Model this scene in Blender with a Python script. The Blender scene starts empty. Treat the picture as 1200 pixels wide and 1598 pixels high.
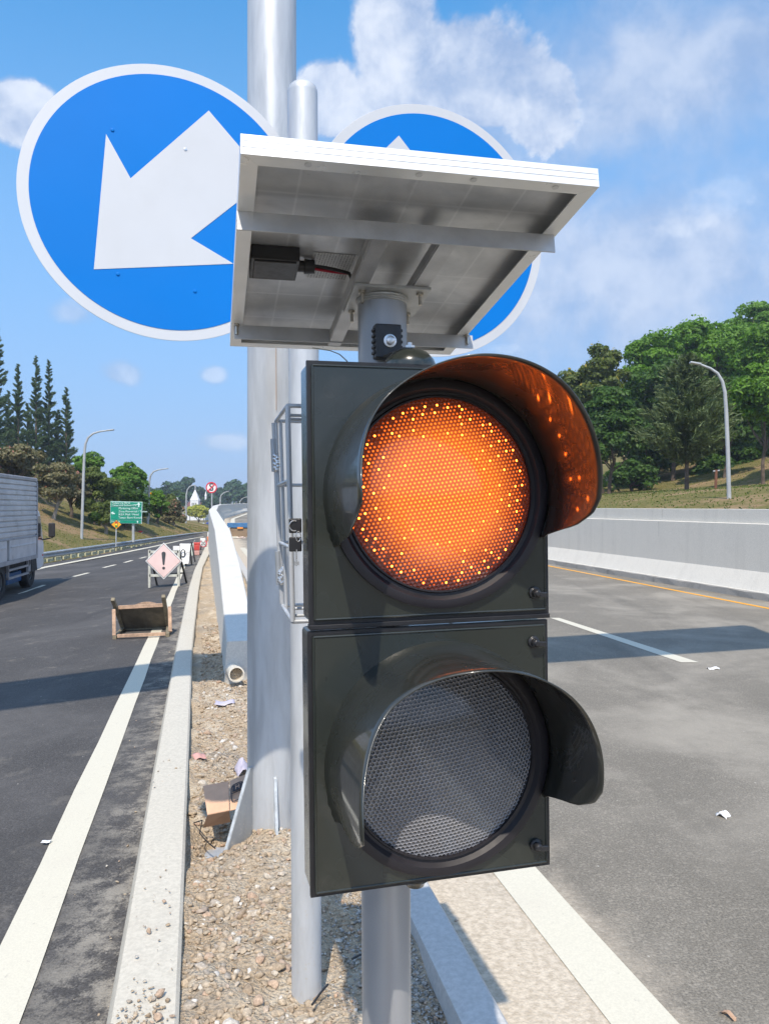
import bpy, math, random
import numpy as np
from mathutils import Vector, Matrix
random.seed(7)
C = bpy.context.scene.collection
SC = bpy.context.scene
R = math.radians
CAMZ = 1.7

# ------------------------------------------------------------------ camera
cam_d = bpy.data.cameras.new('camera'); cam = bpy.data.objects.new('camera', cam_d); C.objects.link(cam)
cam.location = (0, 0, CAMZ); cam.rotation_euler = (R(90), 0, 0)
cam_d.sensor_fit = 'VERTICAL'; cam_d.sensor_height = 34.6; cam_d.lens = 34.6*1200/1598
cam_d.shift_y = -9/1598; cam_d.clip_start = 0.05; cam_d.clip_end = 5000
SC.camera = cam

# ------------------------------------------------------------------ world: sky and clouds
SUN_ALT = R(55); SDX, SDY = 0.075, 1.0
_n = math.hypot(SDX, SDY); SDX /= _n; SDY /= _n
world = bpy.data.worlds.new('World'); SC.world = world; world.use_nodes = True
wt = world.node_tree; wt.nodes.clear()

class NT:
    def __init__(s, t): s.t = t
    def n(s, kind, **kw):
        nd = s.t.nodes.new(kind)
        for k, v in kw.items(): setattr(nd, k, v)
        return nd
    def set(s, sock, v):
        if isinstance(v, bpy.types.NodeSocket): s.t.links.new(v, sock)
        elif v is not None:
            if sock.type == 'RGBA' and len(v) == 3: v = (*v, 1)
            sock.default_value = v
    def m(s, op, a, b=None, c=None, clamp=False):
        nd = s.n('ShaderNodeMath', operation=op, use_clamp=clamp)
        s.set(nd.inputs[0], a)
        if b is not None: s.set(nd.inputs[1], b)
        if c is not None: s.set(nd.inputs[2], c)
        return nd.outputs[0]
    def noise(s, vec, scale, detail=4, rough=.55, dist=0, out=0):
        nd = s.n('ShaderNodeTexNoise'); 
        if vec is not None: s.set(nd.inputs['Vector'], vec)
        nd.inputs['Scale'].default_value = scale; nd.inputs['Detail'].default_value = detail
        nd.inputs['Roughness'].default_value = rough; nd.inputs['Distortion'].default_value = dist
        return nd.outputs[out]
    def voro(s, vec, scale, feature='F1', out='Distance'):
        nd = s.n('ShaderNodeTexVoronoi', feature=feature); s.set(nd.inputs['Vector'], vec)
        nd.inputs['Scale'].default_value = scale
        return nd.outputs[out]
    def ramp(s, v, lo, hi, a=0., b=1.):
        nd = s.n('ShaderNodeMapRange', interpolation_type='SMOOTHSTEP')
        s.set(nd.inputs[0], v); nd.inputs[1].default_value = lo; nd.inputs[2].default_value = hi
        nd.inputs[3].default_value = a; nd.inputs[4].default_value = b
        return nd.outputs[0]
    def mix(s, f, a, b, mode='MIX'):
        nd = s.n('ShaderNodeMix', data_type='RGBA', blend_type=mode)
        s.set(nd.inputs[0], f); s.set(nd.inputs[6], a); s.set(nd.inputs[7], b)
        return nd.outputs[2]
    def link(s, a, b): s.t.links.new(a, b)

w = NT(wt)
sky = w.n('ShaderNodeTexSky', sky_type='NISHITA'); sky.sun_disc = False
sky.sun_elevation = SUN_ALT; sky.sun_rotation = math.atan2(-SDX, -SDY)
sky.air_density = 1.0; sky.dust_density = 0.25; sky.ozone_density = 1.6
hs = w.n('ShaderNodeHueSaturation'); hs.inputs['Saturation'].default_value = 1.42; hs.inputs['Value'].default_value = 1.36; hs.inputs['Hue'].default_value = .490
w.link(sky.outputs[0], hs.inputs['Color'])
tc = w.n('ShaderNodeTexCoord'); gen = tc.outputs['Generated']
sep = w.n('ShaderNodeSeparateXYZ'); w.link(gen, sep.inputs[0])
bg1 = w.n('ShaderNodeBackground'); bg1.inputs[1].default_value = 0.15; w.link(w.mix(w.ramp(sep.outputs[2], 0., .80, .94, 0.), hs.outputs[0], (1.62, 2.55, 4.35)), bg1.inputs[0])   # low air: pale blue instead of yellow
az = w.m('ARCTAN2', sep.outputs[0], sep.outputs[1]); el = w.m('ARCSINE', sep.outputs[2])
def azel(px, py):
    a = math.atan((px-600)/1200); return a, math.atan((790-py)/1200*math.cos(a))
def blobs(lst):
    cur = None
    for px, py, rx, ry in lst:
        a, e = azel(px, py); ra = rx/1200; re = ry/1200
        dx = w.m('MULTIPLY', w.m('SUBTRACT', az, a), 1/ra); dy = w.m('MULTIPLY', w.m('SUBTRACT', el, e), 1/re)
        d = w.m('SQRT', w.m('ADD', w.m('MULTIPLY', dx, dx), w.m('MULTIPLY', dy, dy)))
        v = w.m('SUBTRACT', 1.0, d)
        cur = v if cur is None else w.m('SMOOTH_MAX', cur, v, 0.25)
    return cur
n1 = w.noise(gen, 7, 8, .6, .25); n2 = w.noise(gen, 18, 6, .6, .2); n3 = w.noise(gen, 3.2, 5, .55, .3)
A = blobs([(625, 55, 85, 105), (735, 120, 170, 105), (845, 165, 75, 80), (620, 160, 80, 70), (512, 155, 62, 58), (25, 175, 72, 44)])
dA = w.m('ADD', A, w.m('MULTIPLY', w.m('SUBTRACT', n1, .5), 1.35)); dA = w.m('ADD', dA, w.m('MULTIPLY', w.m('SUBTRACT', n2, .5), .6))
dA = w.ramp(dA, .05, .30)
S1 = blobs([(112, 487, 42, 24), (190, 583, 38, 24), (332, 585, 26, 18), (880, 630, 60, 25), (350, 690, 60, 22), (790, 545, 40, 16), (1128, 305, 70, 34), (1060, 345, 90, 40)])
dS = w.ramp(w.m('ADD', S1, w.m('MULTIPLY', w.m('SUBTRACT', n2, .5), 1.1)), .05, .70, 0, .48)
B = blobs([(1050, 120, 420, 170), (1000, 420, 400, 210), (1180, 60, 260, 120), (700, 240, 240, 120), (1080, 360, 190, 80)])
dB = w.ramp(w.m('ADD', B, w.m('MULTIPLY', w.m('SUBTRACT', n1, .5), 1.5)), -.25, .85, 0, .80)
G3 = w.ramp(n3, .40, .62, .1, .9)          # unseen cloud added outside the view to whiten the ambient light
away = w.ramp(w.m('ABSOLUTE', az), .6, .95)
G3 = w.m('MULTIPLY', G3, away)
mask = w.m('MAXIMUM', w.m('MAXIMUM', w.m('MULTIPLY', dA, .86), dS), w.m('MAXIMUM', dB, G3))
mask = w.m('MULTIPLY', mask, w.ramp(sep.outputs[2], .01, .10))
lit = w.ramp(w.m('ADD', w.m('MULTIPLY', n2, .55), w.m('MULTIPLY', n1, .6)), .40, .74)
ccol = w.mix(w.m('MULTIPLY', lit, w.m('MAXIMUM', w.m('MAXIMUM', dA, w.m('MULTIPLY', G3, .9)), w.m('MAXIMUM', w.m('MULTIPLY', dB, .75), w.m('MULTIPLY', dS, 1.8)), clamp=True)), (.29, .385, .58), (.70, .735, .81))
bg2 = w.n('ShaderNodeBackground'); w.link(ccol, bg2.inputs[0]); w.link(w.m('ADD', 1.0, w.m('MULTIPLY', away, .9)), bg2.inputs[1])   # added out-of-view cloud made brighter to lift the fill light
mx = w.n('ShaderNodeMixShader'); w.link(mask, mx.inputs[0]); w.link(bg1.outputs[0], mx.inputs[1]); w.link(bg2.outputs[0], mx.inputs[2])
wo = w.n('ShaderNodeOutputWorld'); w.link(mx.outputs[0], wo.inputs[0])

# ------------------------------------------------------------------ sun and exposure
sun_d = bpy.data.lights.new('sun', 'SUN'); sun = bpy.data.objects.new('sun', sun_d); C.objects.link(sun)
sun_d.energy = 3.9; sun_d.angle = R(.5); sun_d.color = (1, .90, .765)
sdir = Vector((SDX*math.cos(SUN_ALT), SDY*math.cos(SUN_ALT), -math.sin(SUN_ALT)))
sun.rotation_euler = sdir.to_track_quat('-Z', 'Y').to_euler(); sun.location = (0, -5, 12)
SC.view_settings.view_transform = 'Standard'; SC.view_settings.look = 'None'
SC.view_settings.exposure = 0.40; SC.view_settings.gamma = 1; SC.view_settings.use_curve_mapping = False
SC.cycles.max_bounces = 8; SC.cycles.transparent_max_bounces = 8; SC.cycles.use_denoising = True
SC.cycles.sample_clamp_indirect = 6

# ------------------------------------------------------------------ measured points -> world
def W(px, py, Y): return Vector(((px-600)/1200*Y, Y, CAMZ-(py-790)/1200*Y))
def G(px, py, z=0.): Y = (CAMZ-z)*1200/(py-790); return Vector(((px-600)/1200*Y, Y, z))
U = Vector((-.2205, .9754, 0)); V = Vector((.9754, .2205, 0))      # along and across the road
def vs(v, s, z=0.): p = V*v+U*s; return Vector((p.x, p.y, z))
def vof(x, y): return V.x*x+V.y*y
KERB_L = -.33
def zl(v): return max(-.33, .08*(v-KERB_L)) if v < KERB_L else 0.
def GL(px, py, dz=0.):                                            # point on the cambered left carriageway
    lo, hi = .5, 400.
    for _ in range(60):
        Y = (lo+hi)/2; p = W(px, py, Y)
        if p.z > zl(vof(p.x, p.y)): lo = Y
        else: hi = Y
    return Vector((p.x, p.y, zl(vof(p.x, p.y))+dz))
K = 1.7/2.2
S = 2.03/2.2
def KK(x, y, z): return Vector((K*x, K*y, K*z))
def SL(x, y, z): return Vector((S*x, S*y, CAMZ+S*(z-2.2)))

# ------------------------------------------------------------------ materials
MATS = {}
def new_mat(name):
    m = bpy.data.materials.new(name); m.use_nodes = True; t = NT(m.node_tree)
    b = m.node_tree.nodes['Principled BSDF']; MATS[name] = m
    g = t.n('ShaderNodeNewGeometry'); return m, t, b, g.outputs['Position']
def bump(t, b, h, strength=.3, dist=.01, sock='Normal'):
    nd = t.n('ShaderNodeBump'); nd.inputs['Strength'].default_value = strength; nd.inputs['Distance'].default_value = dist
    t.link(h, nd.inputs['Height']); t.link(nd.outputs[0], b.inputs[sock])
def simple(name, col, rough=.5, metal=0., var=.12, scale=8., bmp=0., bscale=60., coat=0., dirt=None, dirtscale=3., objc=False, spec=None):
    m, t, b, pos = new_mat(name)
    if objc: pos = t.n('ShaderNodeTexCoord').outputs['Object']
    n = t.noise(pos, scale, 5, .6)
    lo = tuple(c*(1-var) for c in col); hi = tuple(min(1, c*(1+var)) for c in col)
    c = t.mix(t.ramp(n, .3, .7), lo, hi)
    if dirt:
        d = t.ramp(t.noise(pos, dirtscale, 6, .65, .4), .52, .72); c = t.mix(t.m('MULTIPLY', d, dirt[3]), c, dirt[:3])
    t.link(c, b.inputs['Base Color'])
    t.link(t.ramp(t.noise(pos, scale*2.3, 3), .3, .7, max(.02, rough-.07), min(1, rough+.07)), b.inputs['Roughness'])
    b.inputs['Metallic'].default_value = metal
    if coat: b.inputs['Coat Weight'].default_value = coat; b.inputs['Coat Roughness'].default_value = .06
    if spec is not None: b.inputs['Specular IOR Level'].default_value = spec
    if bmp: bump(t, b, t.noise(pos, bscale, 4, .6), bmp, .004)
    return m

def asphalt(name, base, dusty, patchy):
    m, t, b, pos = new_mat(name)
    big = t.noise(pos, .55, 6, .6, .6); mid = t.noise(pos, 3.2, 6, .65, .3); fine = t.noise(pos, 110, 5, .8)
    vd = t.voro(pos, 95, 'F1', 'Distance'); vc = t.voro(pos, 95, 'F1', 'Color')
    sepc = t.n('ShaderNodeSeparateColor'); t.link(vc, sepc.inputs[0])
    lo = tuple(c*.5 for c in base); hi = tuple(c*1.6 for c in base)
    c = t.mix(t.ramp(fine, .3, .7), lo, hi)
    c = t.mix(t.m('MULTIPLY', t.ramp(sepc.outputs[0], .70, 1.), .45), c, tuple(min(1, x*1.9+.02) for x in base))
    c = t.mix(t.m('MULTIPLY', t.ramp(big, .42, .68), patchy), c, tuple(x*1.9+.02 for x in base))
    c = t.mix(t.m('MULTIPLY', t.ramp(mid, .56, .76), dusty), c, (.36, .32, .26))
    c = t.mix(t.m('MULTIPLY', t.ramp(t.noise(pos, .9, 9, .78, .2), .48, .68), .30), c, tuple(x*.66 for x in base))
    # tyre scuffs and drag marks, long along the road
    mp = t.n('ShaderNodeMapping'); t.link(pos, mp.inputs[0]); mp.inputs['Rotation'].default_value = (0, 0, R(-12.7)); mp.inputs['Scale'].default_value = (1.6, .12, 1)
    c = t.mix(t.m('MULTIPLY', t.ramp(t.noise(mp.outputs[0], 1.2, 5, .6, .4), .5, .72), .35), c, tuple(x*.62 for x in base))
    # crumbs of light grit
    sp = t.voro(pos, 11, 'F1', 'Distance'); gsc = t.voro(pos, 11, 'F1', 'Color'); sg = t.n('ShaderNodeSeparateColor'); t.link(gsc, sg.inputs[0])
    thr = t.ramp(sg.outputs[1], .7, 1., 0., .07)
    c = t.mix(t.m('MULTIPLY', t.m('LESS_THAN', sp, thr), .75), c, (.5, .47, .41))
    t.link(c, b.inputs['Base Color'])
    b.inputs['Roughness'].default_value = .82; b.inputs['Specular IOR Level'].default_value = .35
    h = t.m('ADD', t.m('MULTIPLY', vd, -.8), t.m('MULTIPLY', fine, .6))
    bump(t, b, h, .55, .006)
    return m, t, b, pos, c
m, t, b, pos, c = asphalt('fresh_asphalt', (.058, .054, .051), .28, .45)
sx = t.n('ShaderNodeSeparateXYZ'); t.link(pos, sx.inputs[0])
lat = t.m('ADD', t.m('MULTIPLY', sx.outputs[0], V.x), t.m('MULTIPLY', sx.outputs[1], V.y))
latn = t.m('ADD', lat, t.m('MULTIPLY', t.m('SUBTRACT', t.noise(pos, 2.1, 6, .65), .5), .9))
patch = t.m('MULTIPLY', t.ramp(latn, -.85, -.25, 0., .8), t.ramp(t.m('ADD', t.noise(pos, 4.5, 8, .8), t.m('MULTIPLY', t.noise(pos, 130, 3, .7), .25)), .56, .72))
c = t.mix(patch, c, (.33, .30, .25))
mp = t.n('ShaderNodeMapping'); t.link(pos, mp.inputs[0]); mp.inputs['Rotation'].default_value = (0, 0, R(38)); mp.inputs['Scale'].default_value = (3.4, .7, 1)
drag = t.m('MULTIPLY', t.ramp(t.noise(mp.outputs[0], .8, 8, .75, .3), .60, .74), t.ramp(t.noise(pos, 90, 4, .75), .42, .6))
t.link(t.mix(t.m('MULTIPLY', drag, .32), c, (.30, .28, .25)), b.inputs['Base Color'])
# older asphalt of the right carriageway, dusty near the kerb
m, t, b, pos, c = asphalt('worn_asphalt', (.168, .150, .121), .34, .7)
sx = t.n('ShaderNodeSeparateXYZ'); t.link(pos, sx.inputs[0])
lat = t.m('ADD', t.m('MULTIPLY', sx.outputs[0], V.x), t.m('MULTIPLY', sx.outputs[1], V.y))
latn = t.m('ADD', lat, t.m('MULTIPLY', t.m('SUBTRACT', t.noise(pos, 2.4, 6, .65), .5), 1.1))
dust = t.ramp(latn, 1.15, 1.75, .95, 0.)
dc = t.mix(t.ramp(t.noise(pos, 34, 6, .7), .35, .65), (.42, .355, .27), (.60, .52, .41))
t.link(t.mix(dust, c, dc), b.inputs['Base Color'])

def paint_mat(name, col, wear=.35):
    m, t, b, pos = new_mat(name)
    n = t.noise(pos, 26, 6, .72, .3); n2 = t.noise(pos, 120, 3, .7)
    c = t.mix(t.ramp(n2, .35, .65), tuple(x*.9 for x in col), col)
    c = t.mix(t.m('MULTIPLY', t.ramp(n, .60, .72), wear), c, (.22, .20, .18))
    c = t.mix(t.m('MULTIPLY', t.ramp(t.noise(pos, 1.7, 5, .6), .5, .75), .3), c, (.5, .45, .37))
    t.link(c, b.inputs['Base Color']); b.inputs['Roughness'].default_value = .7
    bump(t, b, n2, .35, .003)
    return m
paint_mat('white_line_paint', (.60, .56, .45)); paint_mat('yellow_line_paint', (.80, .36, .01), .1)

def concrete(name, col, stain=.3, stainc=(.16, .14, .12), streak=False, bm=.25):
    m, t, b, pos = new_mat(name)
    n = t.noise(pos, 2.1, 7, .65, .3); f = t.noise(pos, 55, 5, .7)
    c = t.mix(t.ramp(f, .3, .7), tuple(x*.88 for x in col), tuple(min(1, x*1.1) for x in col))
    c = t.mix(t.m('MULTIPLY', t.ramp(n, .5, .76), stain), c, stainc)
    c = t.mix(t.m('MULTIPLY', t.ramp(t.noise(pos, 19, 6, .75, .5), .63, .72), stain*1.3), c, tuple(x*.7 for x in stainc))
    if streak:
        mp = t.n('ShaderNodeMapping'); t.link(pos, mp.inputs[0]); mp.inputs['Scale'].default_value = (2.4, 2.4, .12)
        c = t.mix(t.m('MULTIPLY', t.ramp(t.noise(mp.outputs[0], 1.6, 5, .6), .48, .74), .35), c, tuple(x*.74 for x in col))
    t.link(c, b.inputs['Base Color']); b.inputs['Roughness'].default_value = .85
    bump(t, b, f, bm, .004)
    return m
concrete('kerb_concrete', (.50, .465, .39), .12, (.30, .25, .19))
concrete('grey_kerb_concrete', (.46, .455, .44), .15, (.25, .22, .19))
concrete('white_concrete', (.58, .565, .52), .12, (.34, .32, .28), True, .12)
concrete('wall_concrete', (.60, .575, .515), .15, (.36, .35, .33), True, .1)
concrete('dirty_concrete', (.28, .27, .25), .8, (.09, .085, .08))
concrete('brown_concrete', (.25, .18, .12), .7, (.12, .08, .05), True)

# dirt, stones
m, t, b, pos = new_mat('dirt')
n = t.noise(pos, 5, 7, .65, .4); f = t.noise(pos, 60, 6, .75); g = t.noise(pos, 1.1, 4, .6)
c = t.mix(t.ramp(f, .3, .7), (.36, .275, .18), (.66, .525, .37)); c = t.mix(t.ramp(n, .45, .65), c, (.68, .58, .44))
c = t.mix(t.m('MULTIPLY', t.ramp(g, .5, .66), .6), c, (.27, .25, .225)); t.link(c, b.inputs['Base Color']); b.inputs['Roughness'].default_value = .95
bump(t, b, t.m('ADD', f, t.m('MULTIPLY', t.voro(pos, 70), .8)), 1., .02)
m, t, b, pos = new_mat('stone')
g = t.n('ShaderNodeNewGeometry'); rr = g.outputs['Random Per Island']
cr = t.n('ShaderNodeValToRGB'); t.link(rr, cr.inputs[0]); e = cr.color_ramp
for i, (p_, col) in enumerate([(0, (.38, .29, .20)), (.3, (.47, .37, .26)), (.6, (.53, .43, .31)), (.74, (.42, .37, .31)), (.84, (.50, .34, .23)), (.93, (.60, .53, .43)), (1, (.70, .66, .60))]):
    if i < 2: x = e.elements[i]; x.position = p_
    else: x = e.elements.new(p_)
    x.color = (*col, 1)
fn = t.noise(pos, 90, 4, .7); c = t.mix(t.ramp(fn, .3, .7), (.55, .55, .55), (1, 1, 1)); t.link(t.mix(1., cr.outputs[0], c, 'MULTIPLY'), b.inputs['Base Color'])
b.inputs['Roughness'].default_value = .95; bump(t, b, fn, .4, .004)
# grass and earth of the slopes
def grassy(name, a, bb, earth, thr):
    m, t, b, pos = new_mat(name)
    n = t.noise(pos, .35, 6, .65, .5); f = t.noise(pos, 9, 6, .7); k = t.noise(pos, 1.3, 5, .65)
    c = t.mix(t.ramp(f, .3, .7), a, bb); c = t.mix(t.ramp(n, thr, thr+.14), c, earth)
    c = t.mix(t.m('MULTIPLY', t.ramp(k, .55, .72), .5), c, tuple(x*.6 for x in a)); t.link(c, b.inputs['Base Color'])
    b.inputs['Roughness'].default_value = .95; b.inputs['Specular IOR Level'].default_value = .1
    bump(t, b, f, .8, .08); return m
grassy('dry_grass', (.10, .105, .03), (.21, .17, .07), (.27, .19, .105), .47)
grassy('lawn', (.07, .12, .02), (.16, .21, .05), (.21, .19, .08), .60)

def foliage(name, dark, mid, light, trans=.35, scale=.9):
    m = bpy.data.materials.new(name); m.use_nodes = True; MATS[name] = m; t = NT(m.node_tree); m.node_tree.nodes.clear()
    g = t.n('ShaderNodeNewGeometry'); r = g.outputs['Random Per Island']; n = t.noise(g.outputs['Position'], scale, 4, .6)
    c = t.mix(t.ramp(n, .38, .62), dark, mid); c = t.mix(t.m('MULTIPLY', r, .75), c, light)
    d = t.n('ShaderNodeBsdfPrincipled'); t.link(c, d.inputs['Base Color']); d.inputs['Roughness'].default_value = .55; d.inputs['Specular IOR Level'].default_value = .25
    tr = t.n('ShaderNodeBsdfTranslucent'); t.link(t.mix(1., c, (1., 1.15, .5), 'MULTIPLY'), tr.inputs[0])
    x = t.n('ShaderNodeMixShader'); x.inputs[0].default_value = trans; t.link(d.outputs[0], x.inputs[1]); t.link(tr.outputs[0], x.inputs[2])
    o = t.n('ShaderNodeOutputMaterial'); t.link(x.outputs[0], o.inputs[0]); return m
foliage('leaf_green', (0.045, 0.105, 0.012), (0.105, 0.225, 0.022), (0.185, 0.350, 0.040))
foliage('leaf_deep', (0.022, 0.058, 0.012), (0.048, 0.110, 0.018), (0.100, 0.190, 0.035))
foliage('leaf_bright', (0.062, 0.150, 0.025), (0.112, 0.237, 0.037), (0.200, 0.350, 0.062))
foliage('leaf_olive', (0.054, 0.088, 0.019), (0.108, 0.149, 0.034), (0.189, 0.230, 0.061))
foliage('leaf_brown', (0.074, 0.081, 0.034), (0.149, 0.142, 0.068), (0.270, 0.236, 0.135), .25)
foliage('leaf_yellow', (0.130, 0.143, 0.026), (0.260, 0.234, 0.039), (0.468, 0.338, 0.039))
foliage('leaf_lime', (.20, .24, .03), (.36, .38, .05), (.52, .50, .08))
foliage('needle_dark', (0.047, 0.088, 0.041), (0.081, 0.135, 0.068), (0.135, 0.203, 0.101), .3)
foliage('needle_olive', (0.061, 0.096, 0.038), (0.105, 0.149, 0.061), (0.175, 0.219, 0.096), .2)
foliage('leaf_far', (0.026, 0.058, 0.033), (0.046, 0.098, 0.046), (0.078, 0.143, 0.065), .2)
foliage('flower_pink', (.35, .10, .09), (.5, .16, .12), (.6, .3, .25), .3)

simple('bark', (.10, .075, .055), .9, 0, .35, 6, .6, 18)
simple('pale_bark', (.26, .23, .19), .9, 0, .3, 6, .5, 18)
simple('galvanised', (.42, .44, .46), .5, .55, .15, 5, .05, 30)
simple('lamp_grey', (.38, .40, .41), .5, .1, .1, 3)
# silver painted steel with scuffs, run marks and concrete splashes
def silver(name, base, splash=.5, metal=.30, rough=.40):
    m, t, b, pos = new_mat(name)
    mp = t.n('ShaderNodeMapping'); t.link(pos, mp.inputs[0]); mp.inputs['Scale'].default_value = (6, 6, .9)
    a = t.noise(mp.outputs[0], 2.2, 6, .65, .3); f = t.noise(pos, 130, 3, .6)
    c = t.mix(t.ramp(a, .32, .68), tuple(x*.86 for x in base), tuple(min(1, x*1.1) for x in base))
    mp2 = t.n('ShaderNodeMapping'); t.link(pos, mp2.inputs[0]); mp2.inputs['Scale'].default_value = (14, 14, 5); mp2.inputs['Rotation'].default_value = (0, .5, .3)
    scr = t.ramp(t.noise(mp2.outputs[0], 1.6, 8, .8, 1.2), .66, .70)
    c = t.mix(t.m('MULTIPLY', scr, splash), c, (.70, .68, .64))
    zz = t.n('ShaderNodeSeparateXYZ'); t.link(pos, zz.inputs[0])
    low = t.ramp(zz.outputs[2], .05, .95, .85, 0.)
    spl = t.m('MULTIPLY', t.ramp(t.noise(pos, 75, 6, .8), .57, .66), low); c = t.mix(spl, c, (.52, .48, .42))
    t.link(c, b.inputs['Base Color']); b.inputs['Metallic'].default_value = metal
    t.link(t.ramp(a, .3, .7, rough-.06, rough+.08), b.inputs['Roughness']); bump(t, b, f, .06, .002); return m
silver('silver_paint', (.52, .54, .56), .6)
silver('shaded_gusset_paint', (.30, .32, .34), .3)  # darker silver for one gusset, the sign's shade put into its colour
silver('mast_paint', (.50, .52, .54), .45)
simple('pole_grey', (.36, .37, .39), .38, .45, .05, 3, .03, 80)
simple('aluminium', (.62, .62, .61), .38, .75, .06, 10)
simple('frame_aluminium', (.80, .80, .78), .34, .35, .04, 8)
simple('rail_aluminium', (.50, .50, .50), .40, .35, .12, 14, .08, 90)
simple('plate_steel', (.50, .50, .48), .42, .35, .12, 20, .1, 90)
simple('bolt_steel', (.55, .50, .42), .35, .9, .2, 60)
simple('black_rubber', (.012, .012, .014), .45, 0, .2, 20)
simple('black_plastic', (.018, .018, .02), .38, 0, .2, 30, .1, 200)
simple('red_wire', (.35, .01, .03), .4)
simple('steel_bright', (.62, .62, .62), .28, .85, .1, 40)
simple('zinc_bar', (.62, .66, .68), .45, .3, .2, 20, .1, 60)
HP_DIRT = (.11, .10, .085, .16)
m = simple('housing_paint', (.019, .023, .019), .26, 0, .08, 4, .035, 260, coat=.35, dirt=HP_DIRT, dirtscale=7)
simple('visor_paint', (.020, .022, .018), .30, 0, .1, 5, .14, 55, coat=.7)
simple('bezel_black', (.014, .012, .016), .5, 0, .1, 10)
simple('sign_white', (.52, .545, .58), .5, 0, .03, 2, .02, 200, dirt=(.38, .38, .37, .10), dirtscale=3)
simple('sign_blue', (.0, .165, .56), .5, 0, .03, 1.5, .02, 200, spec=.15)
simple('grey_back', (.4, .4, .41), .5, .4)
simple('cardboard', (.60, .37, .24), .9, 0, .08, 12, .1, 60)
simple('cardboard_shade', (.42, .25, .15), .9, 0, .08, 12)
simple('ink', (.05, .045, .05), .8)
simple('pvc', (.62, .58, .50), .5, 0, .12, 30, dirt=(.3, .24, .16, .5), dirtscale=14)
simple('wood_light', (.42, .28, .19), .85, 0, .25, 14, .4, 40)
simple('wood_grey', (.20, .17, .115), .9, 0, .3, 12, .5, 40)
simple('plywood_dark', (.12, .10, .07), .85, 0, .3, 6)
simple('sign_pink', (.74, .55, .52), .55, 0, .06, 2.5)
simple('faded_black', (.05, .055, .06), .6)
simple('cream_steel', (.50, .50, .44), .6, 0, .15, 14)
simple('black_steel', (.02, .02, .022), .5)
simple('board_white', (.78, .78, .77), .6, 0, .04, 5)
simple('board_mint', (.68, .76, .68), .6)
simple('barrier_red', (.55, .06, .05), .5, 0, .15, 8)
simple('barrier_pale', (.55, .30, .26), .6)
simple('barrier_orange', (.72, .25, .12), .5, 0, .15, 8)
simple('sign_red', (.62, .03, .05), .45)
simple('sign_green', (.0, .24, .155), .45, 0, .08, 2)
simple('sign_text', (.62, .80, .76), .5)
simple('sign_amber', (.85, .36, .01), .45)
simple('light_red', (.6, .06, .01), .4); simple('light_green', (.06, .25, .02), .4); simple('light_yellow', (.8, .6, .05), .4)
simple('truck_grey', (.50, .51, .54), .45, .25, .1, 2, dirt=(.2, .19, .18, .4))
simple('truck_roof', (.34, .33, .34), .6, .1, .15, 4)
simple('truck_white', (.62, .63, .66), .35, 0, .05, 3, coat=.3)
simple('chassis_black', (.018, .018, .02), .7)
simple('truck_blue', (.01, .10, .28), .5)
simple('tyre', (.022, .022, .024), .85)
simple('rim', (.20, .2, .2), .5, .4)
simple('glass_dark', (.02, .025, .03), .08, 0, .05, 3, coat=.5)
simple('rail_kerb', (.48, .46, .30), .9, 0, .35, 5)
simple('church_white', (.72, .73, .74), .7, 0, .04)
simple('roof_red', (.17, .07, .06), .8)
simple('van_white', (.7, .71, .72), .4)
simple('tarp_blue', (.03, .06, .26), .6)
simple('plank_blue', (.05, .16, .34), .55, 0, .15, 6)
simple('orange_reflector', (.8, .3, .05), .4)
simple('cloth_pale', (.6, .48, .42), .9)
simple('post_brown', (.16, .07, .04), .9)
simple('gantry_green', (.0, .18, .10), .5)
simple('plastic_bag', (.45, .42, .5), .5)
simple('hedge_green', (.10, .16, .03), .9, 0, .4, 3, .6, 12)

# back of the solar module: silver-white foil with faint cell grid and grime
m, t, b, pos = new_mat('panel_back')
oc = t.n('ShaderNodeUVMap').outputs[0]; su = t.n('ShaderNodeSeparateXYZ'); t.link(oc, su.inputs[0])
gx = t.m('ABSOLUTE', t.m('SUBTRACT', t.m('FRACT', t.m('MULTIPLY', su.outputs[0], 6)), .5))
gy = t.m('ABSOLUTE', t.m('SUBTRACT', t.m('FRACT', t.m('MULTIPLY', su.outputs[1], 6)), .5))
grid = t.m('MAXIMUM', t.ramp(gx, .46, .5), t.ramp(gy, .46, .5))
c = t.mix(t.ramp(t.noise(pos, 7, 5, .6, .4), .3, .7), (.40, .41, .42), (.64, .64, .64))
c = t.mix(t.m('MULTIPLY', grid, .28), c, (.80, .80, .80)); c = t.mix(t.m('MULTIPLY', t.ramp(t.noise(pos, 22, 7, .8, .6), .60, .74), .5), c, (.12, .11, .10))
t.link(c, b.inputs['Base Color']); b.inputs['Roughness'].default_value = .30; b.inputs['Metallic'].default_value = .35
simple('solar_cells', (.01, .014, .05), .15, 0, .1, 30, coat=1.)
# module rating label: printed rows without readable words
m, t, b, pos = new_mat('rating_label')
oc = t.n('ShaderNodeUVMap').outputs[0]; su = t.n('ShaderNodeSeparateXYZ'); t.link(oc, su.inputs[0])
rows = t.ramp(t.m('FRACT', t.m('MULTIPLY', su.outputs[0], 14)), .45, .6)
mp = t.n('ShaderNodeMapping'); t.link(oc, mp.inputs[0]); mp.inputs['Scale'].default_value = (14, 60, 1)
ink = t.m('MULTIPLY', rows, t.ramp(t.noise(mp.outputs[0], 1, 2), .46, .52))
t.link(t.mix(t.m('MULTIPLY', ink, .8), (.46, .46, .45), (.08, .08, .08)), b.inputs['Base Color']); b.inputs['Roughness'].default_value = .35

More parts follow.
